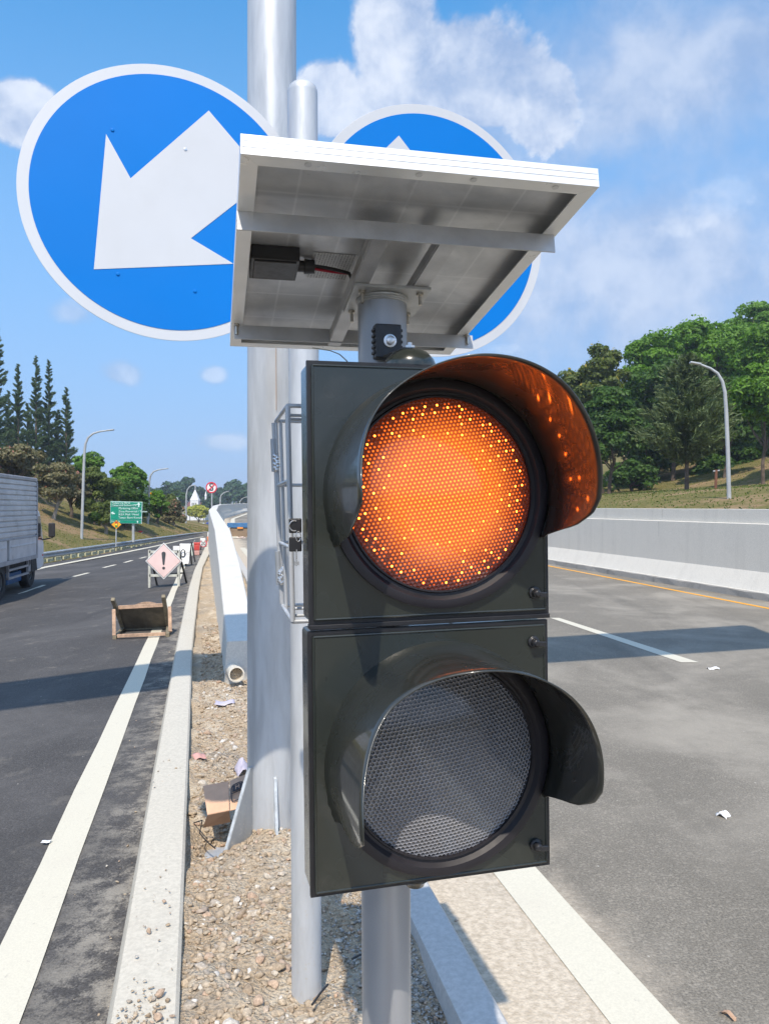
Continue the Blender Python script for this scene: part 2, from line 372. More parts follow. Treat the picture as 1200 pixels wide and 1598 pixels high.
# traffic light lenses
def lens_mat(name, lit):
    m, t, b, pos = new_mat(name)
    ac = t.n('ShaderNodeAttribute'); ac.attribute_name = 'cell'; ar = t.n('ShaderNodeAttribute'); ar.attribute_name = 'rad'
    an = t.n('ShaderNodeAttribute'); an.attribute_name = 'rnd'
    cell, rad, rnd = ac.outputs['Fac'], ar.outputs['Fac'], an.outputs['Fac']
    h = t.m('POWER', cell, 2.)
    bump(t, b, h, 1., .004)
    edge = t.ramp(cell, .62, .95)
    b.inputs['Coat Weight'].default_value = .8; b.inputs['Coat Roughness'].default_value = .12
    if lit:
        c = t.mix(edge, (.08, .03, .025), (.13, .10, .12)); t.link(c, b.inputs['Base Color']); b.inputs['Roughness'].default_value = .25
        core = t.ramp(rad, .50, 1.0, 1., 0.)                       # even glow of the middle
        dot = t.ramp(cell, .12, .62, 1., 0.)
        # outer cells light up only where an LED stands behind them
        keep = t.m('GREATER_THAN', t.m('ADD', t.m('MULTIPLY', core, 1.25), t.m('MULTIPLY', rnd, 1.)), .30)
        keep = t.m('MULTIPLY', keep, t.ramp(rad, .90, .97, 1., 0.))
        strong = t.m('MULTIPLY', t.m('GREATER_THAN', rnd, .74), t.ramp(rad, .45, .9, .2, 1.))
        dv = t.m('MULTIPLY', t.m('MULTIPLY', dot, keep), t.m('ADD', .75, t.m('MULTIPLY', rnd, .5)))
        dotc = t.mix(t.ramp(rad, .2, .9), (1., .27, .02), (1., .13, .010))
        haze = t.mix(core, (.38, .05, .008), (1., .17, .02))
        hz = t.m('MULTIPLY', t.m('ADD', .14, t.m('MULTIPLY', core, .74)), t.m('SUBTRACT', 1.05, t.m('MULTIPLY', edge, .45)))
        e1 = t.n('ShaderNodeEmission'); t.link(haze, e1.inputs[0]); t.link(hz, e1.inputs[1])
        e2 = t.n('ShaderNodeEmission'); t.link(dotc, e2.inputs[0]); t.link(t.m('MULTIPLY', dv, t.m('ADD', 2.0, t.m('MULTIPLY', strong, 30.))), e2.inputs[1])
        a1 = t.n('ShaderNodeAddShader'); t.link(e1.outputs[0], a1.inputs[0]); t.link(e2.outputs[0], a1.inputs[1])
        a2 = t.n('ShaderNodeAddShader'); t.link(a1.outputs[0], a2.inputs[0]); t.link(b.outputs[0], a2.inputs[1])
        out = [n for n in m.node_tree.nodes if n.type == 'OUTPUT_MATERIAL'][0]; t.link(a2.outputs[0], out.inputs[0])
    else:
        big = t.noise(pos, 9, 3, .5)
        c = t.mix(edge, (.12, .125, .135), (.78, .78, .84)); c = t.mix(t.m('MULTIPLY', t.ramp(big, .35, .7), .4), c, (.20, .20, .23))
        t.link(c, b.inputs['Base Color']); b.inputs['Roughness'].default_value = .22; b.inputs['Metallic'].default_value = .1
    return m
lens_mat('amber_lens', True); lens_mat('clear_lens', False)

# ------------------------------------------------------------------ mesh building
class MB:
    def __init__(s): s.v = []; s.f = []; s.mi = []; s.uv = {}
    def add(s, vs_, fs, mi=0):
        o = len(s.v); s.v += [tuple(p) for p in vs_]; s.f += [tuple(i+o for i in f) for f in fs]; s.mi += [mi]*len(fs); return o
    def hexa(s, p, mi=0):            # 8 corners: bottom ring 0-3, top ring 4-7
        s.add(p, [(3, 2, 1, 0), (4, 5, 6, 7), (0, 1, 5, 4), (1, 2, 6, 5), (2, 3, 7, 6), (3, 0, 4, 7)], mi)
    def box(s, c, ex, ey, ez, mi=0): # centre and three half-extent vectors
        c, ex, ey, ez = Vector(c), Vector(ex), Vector(ey), Vector(ez)
        s.hexa([c-ex-ey-ez, c+ex-ey-ez, c+ex+ey-ez, c-ex+ey-ez, c-ex-ey+ez, c+ex-ey+ez, c+ex+ey+ez, c-ex+ey+ez], mi)
    def abox(s, x0, x1, y0, y1, z0, z1, mi=0):
        s.box(((x0+x1)/2, (y0+y1)/2, (z0+z1)/2), ((x1-x0)/2, 0, 0), (0, (y1-y0)/2, 0), (0, 0, (z1-z0)/2), mi)
    def bar(s, a, b, w, h, up=(0, 0, 1), mi=0):
        a, b = Vector(a), Vector(b); d = (b-a).normalized(); up = Vector(up)
        if abs(d.dot(up)) > .98: up = Vector((0, 1, 0))
        x = d.cross(up).normalized(); z = x.cross(d).normalized()
        s.box((a+b)/2, (b-a)/2, x*w/2, z*h/2, mi)
    def tube(s, pts, r, n=10, mi=0, cap=True):
        pts = [Vector(p) for p in pts]; rs = r if isinstance(r, (list, tuple)) else [r]*len(pts)
        o = len(s.v); up = None
        for i, p in enumerate(pts):
            d = (pts[min(i+1, len(pts)-1)]-pts[max(i-1, 0)]).normalized()
            if up is None: up = d.orthogonal().normalized()
            x = (up-d*up.dot(d)).normalized(); y = d.cross(x); up = x
            for k in range(n):
                a = 2*math.pi*k/n; s.v.append(tuple(p+(x*math.cos(a)+y*math.sin(a))*rs[i]))
        for i in range(len(pts)-1):
            for k in range(n):
                k2 = (k+1) % n; s.f.append((o+i*n+k, o+i*n+k2, o+(i+1)*n+k2, o+(i+1)*n+k)); s.mi.append(mi)
        if cap:
            s.f.append(tuple(o+k for k in range(n))[::-1]); s.mi.append(mi)
            e = o+(len(pts)-1)*n; s.f.append(tuple(e+k for k in range(n))); s.mi.append(mi)
    def lathe(s, o3, ax, prof, n=24, mi=0, cap=True):     # prof: (radius, distance along ax)
        ax = Vector(ax).normalized(); s.tube_prof(Vector(o3), ax, prof, n, mi, cap)
    def tube_prof(s, o3, ax, prof, n, mi, cap):
        x = ax.orthogonal().normalized(); y = ax.cross(x); o = len(s.v)
        for r, h in prof:
            for k in range(n):
                a = 2*math.pi*k/n; s.v.append(tuple(o3+ax*h+(x*math.cos(a)+y*math.sin(a))*max(r, 1e-5)))
        for i in range(len(prof)-1):
            for k in range(n):
                k2 = (k+1) % n; s.f.append((o+i*n+k, o+i*n+k2, o+(i+1)*n+k2, o+(i+1)*n+k)); s.mi.append(mi)
        if cap:
            s.f.append(tuple(o+k for k in range(n))[::-1]); s.mi.append(mi)
            e = o+(len(prof)-1)*n; s.f.append(tuple(e+k for k in range(n))); s.mi.append(mi)
    def prism(s, poly, off, mi=0):   # planar polygon of 3-D points pushed by off
        n = len(poly); off = Vector(off); a = [Vector(p) for p in poly]; o = s.add(a+[p+off for p in a], [], mi)
        s.f.append(tuple(o+i for i in range(n))[::-1]); s.f.append(tuple(o+n+i for i in range(n))); s.mi += [mi, mi]
        for i in range(n): j = (i+1) % n; s.f.append((o+i, o+j, o+n+j, o+n+i)); s.mi.append(mi)
    def sweep(s, path, prof, mi=0, closed=False, cap=True):  # path: list of (pos, right vector); prof: (right, up) pairs or callable(i)
        o = len(s.v); P0 = prof(0) if callable(prof) else prof; n = len(P0)
        for i, (p, r) in enumerate(path):
            pr = prof(i) if callable(prof) else prof
            for a, b in pr: s.v.append(tuple(Vector(p)+Vector(r)*a+Vector((0, 0, b))))
        for i in range(len(path)-1):
            for k in range(n if closed else n-1):
                k2 = (k+1) % n; s.f.append((o+i*n+k, o+i*n+k2, o+(i+1)*n+k2, o+(i+1)*n+k)); s.mi.append(mi)
        if cap and closed:
            s.f.append(tuple(o+k for k in range(n))[::-1]); e = o+(len(path)-1)*n; s.f.append(tuple(e+k for k in range(n))); s.mi += [mi, mi]
    def build(s, name, mats, parent=None, smooth=False, bevel=0, origin=None, autosmooth=40):
        org = ORG.get(parent.name, Vector((0, 0, 0))) if parent else (Vector(origin) if origin else Vector((0, 0, 0)))
        me = bpy.data.meshes.new(name)
        me.from_pydata([tuple(Vector(p)-org) for p in s.v], [], s.f)
        if not isinstance(mats, (list, tuple)): mats = [mats]
        for m in mats: me.materials.append(MATS[m])
        me.polygons.foreach_set('material_index', s.mi); me.validate(); me.update()
        import bmesh
        bm = bmesh.new(); bm.from_mesh(me); bmesh.ops.recalc_face_normals(bm, faces=bm.faces); bm.to_mesh(me); bm.free()
        if smooth:
            me.polygons.foreach_set('use_smooth', [True]*len(me.polygons))
            try: me.set_sharp_from_angle(angle=R(autosmooth))
            except Exception: pass
        o = bpy.data.objects.new(name, me); C.objects.link(o)
        if parent: o.parent = parent; ORG[o.name] = org
        else: o.location = org; ORG[o.name] = org
        if bevel:
            b = o.modifiers.new('bevel', 'BEVEL'); b.width = bevel; b.segments = 2; b.limit_method = 'ANGLE'; b.angle_limit = R(40)
        return o
ORG = {}
def thing(name, label, cat, loc, group=None):
    o = bpy.data.objects.new(name, None); C.objects.link(o); o.location = loc; o.empty_display_size = .2
    ORG[o.name] = Vector(loc); tag(o, label, cat, group); return o
def tag(o, label=None, cat=None, group=None, kind=None):
    if label: o['label'] = label
    if cat: o['category'] = cat
    if group: o['group'] = group
    if kind: o['kind'] = kind
    return o
def fast_mesh(name, verts, faces4, mat, parent=None, origin=None, smooth=False, attrs=None):
    """numpy quads/tris -> one object"""
    org = np.array(ORG[parent.name] if parent else (origin if origin is not None else (0, 0, 0)), float)
    verts = np.asarray(verts, float)-org; k = faces4.shape[1]
    me = bpy.data.meshes.new(name); me.vertices.add(len(verts)); me.vertices.foreach_set('co', verts.ravel())
    me.loops.add(faces4.size); me.loops.foreach_set('vertex_index', faces4.ravel().astype(np.int32))
    me.polygons.add(len(faces4)); me.polygons.foreach_set('loop_start', np.arange(0, faces4.size, k, dtype=np.int32))
    me.update(calc_edges=True); me.materials.append(MATS[mat])
    if smooth: me.polygons.foreach_set('use_smooth', [True]*len(faces4))
    for nm, arr in (attrs or {}).items():
        a = me.attributes.new(nm, 'FLOAT', 'POINT'); a.data.foreach_set('value', np.asarray(arr, np.float32))
    o = bpy.data.objects.new(name, me); C.objects.link(o)
    if parent: o.parent = parent
    else: o.location = org
    ORG[o.name] = Vector(org); return o
def copy_thing(o, delta, label=None):
    c = o.copy(); C.objects.link(c); c.location = Vector(o.location)+Vector(delta); ORG[c.name] = Vector(c.location)
    if label: c['label'] = label
    for ch in list(o.children):
        d = ch.copy(); C.objects.link(d); d.parent = c
        for g in list(ch.children):
            e = g.copy(); C.objects.link(e); e.parent = d
    return c
def text_mesh(name, body, size, pos, right, up, mat, parent, depth=.001, align='LEFT', stretch=1.):
    cu = bpy.data.curves.new(name, 'FONT'); cu.body = body; cu.size = size; cu.extrude = depth; cu.align_x = align; cu.align_y = 'CENTER'; cu.resolution_u = 3
    to = bpy.data.objects.new(name+'_curve', cu); C.objects.link(to)
    dg = bpy.context.evaluated_depsgraph_get(); me = bpy.data.meshes.new_from_object(to.evaluated_get(dg))
    bpy.data.objects.remove(to); bpy.data.curves.remove(cu)
    r, u = Vector(right).normalized(), Vector(up).normalized(); nn = r.cross(u)
    org = ORG[parent.name]
    for v in me.vertices: v.co = Vector(pos)-org+r*v.co.x*stretch+u*v.co.y+nn*v.co.z
    me.materials.clear(); me.materials.append(MATS[mat]); me.name = name
    o = bpy.data.objects.new(name, me); C.objects.link(o); o.parent = parent; ORG[o.name] = org; return o

# ------------------------------------------------------------------ ground
rng = np.random.default_rng(5)
def interp(x, xs, ys): return float(np.interp(x, xs, ys))
def ground_z(x, y):
    v = vof(x, y)
    if v > 11.1 and y > -30:                                  # slope behind the right-hand wall
        wdt = v-9.95; z = 1.15+.12*wdt+max(0, wdt-17)*.16+.5*math.sin(x*.11+y*.05)*min(1, wdt/8)
        return min(z, 14)
    xs, ys = x/S, y/S
    xg = -13.75
    z = -.42 if v < -.5 else -.06
    if xs < xg and y > -40:
        f = interp(ys, [-20, 55, 95], [1, 1, 0])
        zz = -.05+.42*(xg-xs)*f; zz = min(zz, 7*f+.02*(xg-xs))
        zz += .25*math.sin(xs*.5+ys*.3)*min(1, (xg-xs)/4)*f
        z = CAMZ+S*(zz-2.2)
        z = max(z, -.45) if ys < 60 else z
    if ys > 62: z -= interp(ys, [62, 150, 260], [0, 2.2, 2.2]) if v < 9.95 else 0
    return z
def axis_pts(parts):
    out = []
    for a, b, n in parts: out += list(np.linspace(a, b, n, endpoint=False))
    return out+[parts[-1][1]]
gx = axis_pts([(-2500, -300, 10), (-300, -60, 30), (-60, 60, 150), (60, 300, 30), (300, 2500, 10)])
gy = axis_pts([(-600, -20, 12), (-20, 100, 130), (100, 400, 50), (400, 3500, 14)])
vv = np.array([(x, y, ground_z(x, y)) for y in gy for x in gx]); nx = len(gx)
ii = np.array([(j*nx+i, j*nx+i+1, (j+1)*nx+i+1, (j+1)*nx+i) for j in range(len(gy)-1) for i in range(nx-1)])
g = fast_mesh('ground', vv, ii, 'dry_grass', smooth=True); tag(g, kind='structure')

def poly_fn(f, near, far):
    P = [f(*p) for p in near]; v = np.array([vof(p.x, p.y) for p in P]); s_ = np.array([U.dot(p) for p in P]); c_ = np.polyfit(s_, v, 1)
    F = [f(*p) for p in far]; fs = [U.dot(p) for p in F]; fv = [vof(p.x, p.y) for p in F]; sN = s_.max()
    xs = [-20, sN]+fs; ys = [c_[0]*-20+c_[1], c_[0]*sN+c_[1]]+fv
    k = (ys[-1]-ys[-2])/(xs[-1]-xs[-2]); xs.append(xs[-1]+25); ys.append(ys[-1]+k*25)
    return lambda s: float(np.interp(s, xs, ys))
KL_POLY = poly_fn(GL, [(172, 1594), (205, 1393), (245, 1162), (258, 1099), (275, 1018)], [(294, 924), (302, 897), (318, 861)])
KR_POLY = poly_fn(lambda a, b: G(a, b, .12), [(282, 1594), (286, 1380), (290, 1262), (297, 1118), (301, 1009)], [(311, 917), (317, 884), (330, 857)])
# left carriageway
PATH_GR = [(-22, -13.5), (20, -13.5), (45, -13.2), (52, -13.0), (58, -12.3), (66, -10.5), (80, -6.), (100, 3)]   # (Y, X) of the guard rail in S units
def xgr(ys): return float(np.interp(ys, [p[0] for p in PATH_GR], [p[1] for p in PATH_GR]))
rows = []
for Y in list(np.linspace(-18, 30, 49))+list(np.linspace(31, 70, 40)):
    xl = S*(xgr(Y/S)+.35); vk_ = KL_POLY(Y/U.y*1.0)+.06; xr = (vk_-V.y*Y)/V.x+max(0, Y-36)*.5
    rows.append([(xl+(xr-xl)*k/14, Y) for k in range(15)])
vv = np.array([(x, y, zl(vof(x, y)) if vof(x, y) < KERB_L else 0) for r in rows for x, y in r])
ii = np.array([(j*15+i, j*15+i+1, (j+1)*15+i+1, (j+1)*15+i) for j in range(len(rows)-1) for i in range(14)])
tag(fast_mesh('left_road', vv, ii, 'fresh_asphalt', smooth=True), kind='structure')
# right carriageway with the ramp that climbs and bends right
def barrier_x(y):    # left foot of the median barrier (2.2 m units)
    return float(np.interp(y, [0, 38, 50, 60, 80, 100, 120, 140, 160], [.27, -8.7, -11.2, -13.4, -17.3, -18.9, -17.9, -14, -6]))
def ramp_z(y): return float(np.interp(y, [0, 45, 60, 85, 100, 120, 160], [0, 0, .3, 1.0, 1.37, 1.8, 2.2]))
rows = []
for Y in [-20, -10, 0, 5, 10, 15, 20, 25, 30, 38]+list(np.linspace(44, 160, 30)):
    bx = barrier_x(Y) if Y > 38 else .27-.236*Y
    x0 = bx+.35 if Y > 12 else (.95-.2261*Y)
    xw = 12.63/.9754-.2261*Y+.05 if Y < 50 else bx+15
    rows.append([tuple(KK(x0+(xw-x0)*k/8, Y, ramp_z(Y))) for k in range(9)])
vv = np.array([p for r in rows for p in r]); ii = np.array([(j*9+i, j*9+i+1, (j+1)*9+i+1, (j+1)*9+i) for j in range(len(rows)-1) for i in range(8)])
tag(fast_mesh('right_road', vv, ii, 'worn_asphalt'), kind='structure')

# painted lines
def strip(name, left, right, mat, dz=.004):
    m = MB(); n = len(left); o = m.add([p+Vector((0, 0, dz)) for p in left]+[p+Vector((0, 0, dz)) for p in right], [])
    for i in range(n-1): m.f.append((o+i, o+i+1, o+n+i+1, o+n+i)); m.mi.append(0)
    ob = m.build(name, mat); tag(ob, kind='structure'); return ob
def zroad(v, s): p = vs(v, s); return Vector((p.x, p.y, zl(v)))
# near white edge line of the left road
def fit_line(f, pts):
    P = [f(*p) for p in pts]; v = np.array([vof(p.x, p.y) for p in P]); s = np.array([U.dot(p) for p in P]); return np.polyfit(s, v, 1)
la = fit_line(GL, [(0, 1498), (76, 1315), (144, 1171), (179, 1105), (231, 996), (263, 930)])
lb = fit_line(GL, [(44, 1594), (105, 1393), (153, 1236), (199, 1131), (251, 994)])
ss = list(np.linspace(-6, 42, 49))
def wob(i, k): return .004*math.sin(i*2.7+k)
strip('edge_line', [zroad(np.polyval(la, s)+wob(i, 0), s) for i, s in enumerate(ss)], [zroad(np.polyval(lb, s)+wob(i, 2), s) for i, s in enumerate(ss)], 'white_line_paint')
ol = [(40, 893, 2.6), (72, 885, 2.2), (200, 861, 1.7), (242, 852.5, 1.4), (280, 844, 1.0), (300, 840.5, .8), (318, 837.5, .6)]
P = [GL(a-150*0, b) for a, b, h in ol]; P0 = P[0]+(P[0]-P[1])*3
strip('outer_line', [P0]+[GL(a, b-h/2) for a, b, h in ol], [P0+Vector((.2, -.1, 0))]+[GL(a, b+h/2) for a, b, h in ol], 'white_line_paint')
for i, (a, b) in enumerate([((32, 927), (71, 913)), ((115, 900), (139, 894)), ((162, 886), (181, 881.3)), ((195, 878), (207, 874.5)), ((219, 871.5), (229, 869)), ((-75, 968), (-20, 946))]):
    A, B = GL(*a), GL(*b); d = (B-A).normalized(); r = Vector((d.y, -d.x, 0))*.06
    strip('lane_dash', [A-r, B-r], [A+r, B+r], 'white_line_paint')
# right road lines
ra = fit_line(G, [(775, 1370), (952, 1598), (373, 853)]); rb = fit_line(G, [(821, 1359), (1040, 1591)])
ra = np.array([ra[0], ra[1]]); ss = list(np.linspace(-4, 32, 37))
def rz(s, v): p = vs(v, s); return p
strip('inner_edge_line', [vs(np.polyval(ra, s)+wob(i, 0), s) for i, s in enumerate(ss)], [vs(np.polyval(ra, s)+.215+wob(i, 4), s) for i, s in enumerate(ss)], 'white_line_paint')
for k in range(4):
    off = U*8.*k
    strip('lane_dash', [G(858, 964.5)+off, G(1062, 1034)+off], [G(872, 964.5)+off, G(1090, 1034)+off], 'white_line_paint')
yl = fit_line(G, [(857, 883.5), (1200, 950)])
strip('yellow_line', [vs(np.polyval(yl, s)-.05, s) for s in range(-6, 40, 2)], [vs(np.polyval(yl, s)+.05, s) for s in range(-6, 40, 2)], 'yellow_line_paint')
# far line of the ramp
strip('ramp_line', [KK(barrier_x(y)+1.35, y, ramp_z(y)) for y in range(50, 150, 5)], [KK(barrier_x(y)+1.75, y, ramp_z(y)) for y in range(50, 150, 5)], 'white_line_paint', .02)

# kerbs
def kerb(name, vfun0, vfun1, s0, s1, ztop, zbot, mat, label, n=60, cham=.05):
    m = MB(); path = []
    for i in range(n+1):
        s = s0+(s1-s0)*i/n; path.append((vs(0, s), V))
    def prof(i):
        s = s0+(s1-s0)*i/n; a, b = vfun0(s), vfun1(s); jz = .006*math.sin(s*1.9)+.004*math.sin(s*5.3)
        return [(a-.005, zbot), (a+.01, ztop*.55), (a+cham*.6, ztop-.012+jz), (a+cham+.02, ztop+jz), (b-.012, ztop+jz), (b, ztop-.012+jz), (b+.002, zbot)]
    m.sweep(path, prof, 0, True); o = m.build(name, mat, smooth=True, autosmooth=35); tag(o, label, 'kerb'); o['kind'] = 'structure'; del o['category']; return o
KLF, KRF = KL_POLY, KR_POLY
k1 = kerb('kerb', lambda s: KLF(s), lambda s: KRF(s), -5, 40, .12, -.3, 'kerb_concrete', None)
r0 = fit_line(lambda a, b: G(a, b, .0), [(643, 1495), (688, 1596)]); r1 = fit_line(lambda a, b: G(a, b, .12), [(675, 1391), (795, 1575)])
vr0 = float(np.polyval(r0, 2.8)); vr1 = float(np.polyval(r1, 2.8))
k2 = kerb('kerb', lambda s: vr0, lambda s: vr1, -5, 34, .12, -.3, 'grey_kerb_concrete', None, cham=.03)

# dirt of the median
vk = KRF(3.)
def dirt_z(v, s):
    y = s*U.y+v*V.y; x = s*U.x+v*V.x
    z = .05+.02*math.sin(s*3.1+v*5)+.015*math.sin(s*7.7-v*9)+.01*math.sin(s*17+v*23)
    z += .06*math.exp(-((x+.55)**2/.12+(y-3.45)**2/.35))             # heap in front of the mast
    z -= .13*math.exp(-((x+.83)**2/.018+(y-3.9)**2/.06))             # open pit with the box
    return z
sr = list(np.linspace(-4, 1.5, 12))+list(np.linspace(1.6, 8, 260))+list(np.linspace(8.1, 30, 120)); vr = np.linspace(vk-.02, vr0+.03, 46)
nz = rng.random((len(sr), len(vr)))
vv = []
for j, s in enumerate(sr):
    va = KRF(s)-.04
    for i in range(len(vr)):
        v = va+(vr0+.03-va)*i/(len(vr)-1)
        e = min((i)/4, (len(vr)-1-i)/4, 1); p = vs(v, s); vv.append((p.x, p.y, dirt_z(v, s)+(.012*(nz[j, i]-.5))*e))
n = len(vr); ii = np.array([(j*n+i, j*n+i+1, (j+1)*n+i+1, (j+1)*n+i) for j in range(len(sr)-1) for i in range(n-1)])
tag(fast_mesh('median_dirt', np.array(vv), ii, 'dirt', smooth=True), kind='structure')

# stones: one mesh, nobody could count them
def ico(sub):
    import bmesh
    bm = bmesh.new(); bmesh.ops.create_icosphere(bm, subdivisions=sub, radius=1); v = np.array([x.co[:] for x in bm.verts]); f = np.array([[q.index for q in x.verts] for x in bm.faces]); bm.free(); return v, f
ICO1, ICO2 = ico(1), ico(2)
def stones(items, name, mat='stone'):
    V_, F_ = [], []; o = 0
    for (x, y, z, r) in items:
        v, f = ICO2 if r > .009 else ICO1
        sc = r*np.array([1, rng.uniform(.6, 1), rng.uniform(.4, .8)])
        q = v*(1+rng.uniform(-.22, .22, (len(v), 1)))
        # chop facets
        for _ in range(7):
            d = rng.normal(size=3); d /= np.linalg.norm(d); h = rng.uniform(.38, .78); t_ = q@d; q = q-np.outer(np.maximum(t_-h, 0), d)
        q = q*sc; a = rng.uniform(0, 6.28); c_, s_ = math.cos(a), math.sin(a); tl = rng.uniform(-.5, .5)
        q = q@np.array([[1, 0, 0], [0, math.cos(tl), math.sin(tl)], [0, -math.sin(tl), math.cos(tl)]])
        q = q@np.array([[c_, s_, 0], [-s_, c_, 0], [0, 0, 1]])
        V_.append(q+np.array([x, y, z])); F_.append(f+o); o += len(v)
    return fast_mesh(name, np.concatenate(V_), np.concatenate(F_), mat)
items = []
for _ in range(20000):
    s = 1.7+rng.random()**1.5*9; v = rng.uniform(vk+.01, vr0-.01); r = .0035+.019*rng.random()**3.4
    if rng.random() < .02: r = rng.uniform(.02, .036)
    if v > .35 and s < 4 and r > .013: r *= .55
    p = vs(v, s); items.append((p.x, p.y, dirt_z(v, s)+r*.12, r))
tag(stones(items, 'gravel'), 'pale crushed stones and clods lying thick on the median dirt', 'gravel', kind='stuff')
items = []
for _ in range(420):                                        # crumbs on kerbs and both roads
    q = rng.random()
    if q < .22: s = rng.uniform(2.2, 5); v = rng.uniform(vk-.24, vk-.02); z = .122
    elif q < .5: s = rng.uniform(2, 12); v = KLF(s)-abs(rng.normal(0, .12)); z = zl(v)
    else: s = rng.uniform(2.4, 14); v = rng.uniform(vr1+.02, 8 if rng.random() < .5 else 1.2); z = 0
    r = .002+.008*rng.random()**3; p = vs(v, s); items.append((p.x, p.y, z+r*.3, r))
for _ in range(260):
    p = vs(vk-.11+rng.normal(0, .045), 2.40+rng.normal(0, .13)); r = .002+.010*rng.random()**2; items.append((p.x, p.y, .122+r*.3, r))
tag(stones(items, 'loose_grit'), 'scattered crumbs of soil and grit on the kerbs and asphalt', 'grit', kind='stuff')
# fine grey gravel beside the right kerb
items = []
for _ in range(3500):
    s = rng.uniform(1.9, 4.2); v = vr0-abs(rng.normal(0, .13)); r = .004+.006*rng.random(); p = vs(v, s); items.append((p.x, p.y, dirt_z(v, s)+r*.4, r))
simple('grey_stone', (.33, .31, .28), .95, 0, .5, 40)
tag(stones(items, 'fine_gravel', 'grey_stone'), 'fine grey chippings heaped against the right kerb', 'gravel', kind='stuff')

# ================================================================== TRAFFIC LIGHT
YAW = R(14.5)
Dv = Vector((math.cos(YAW), math.sin(YAW), 0)); Nv = Vector((math.sin(YAW), -math.cos(YAW), 0))
lean = R(.65); Zv = Vector((0, 0, 1)); Dr = (Dv*math.cos(lean)+Zv*math.sin(lean)).normalized(); Zr = (Zv*math.cos(lean)-Dv*math.sin(lean)).normalized()
tl = thing('traffic_light', 'dark green two-lens signal with glowing amber upper lens and a solar panel above', 'traffic light', (.0, 1.42, .05))
CU = W(687, 771, 1.2); CL = W(689, 1185, 1.2)
def HP(d, z, n, c=None): return (c or CU)+Dr*d+Zr*z+Nv*n
# pole
mb = MB(); mb.tube([W(603, 1598, 1.42)+Vector((.0, 0, -.75)), W(603.5, 1598, 1.42), W(596.5, 470, 1.42)], .0452, 40); mb.build('pole', 'pole_grey', tl, smooth=True)
mb = MB(); pt = W(596.3, 466, 1.42); mb.lathe(pt-Vector((0, 0, .012)), (0, 0, 1), [(.0455, 0), (.048, .002), (.0465, .004), (.0485, .006), (.0465, .009), (.047, .0115), (.044, .014)], 40); mb.build('weld_collar', 'plate_steel', tl, smooth=True)
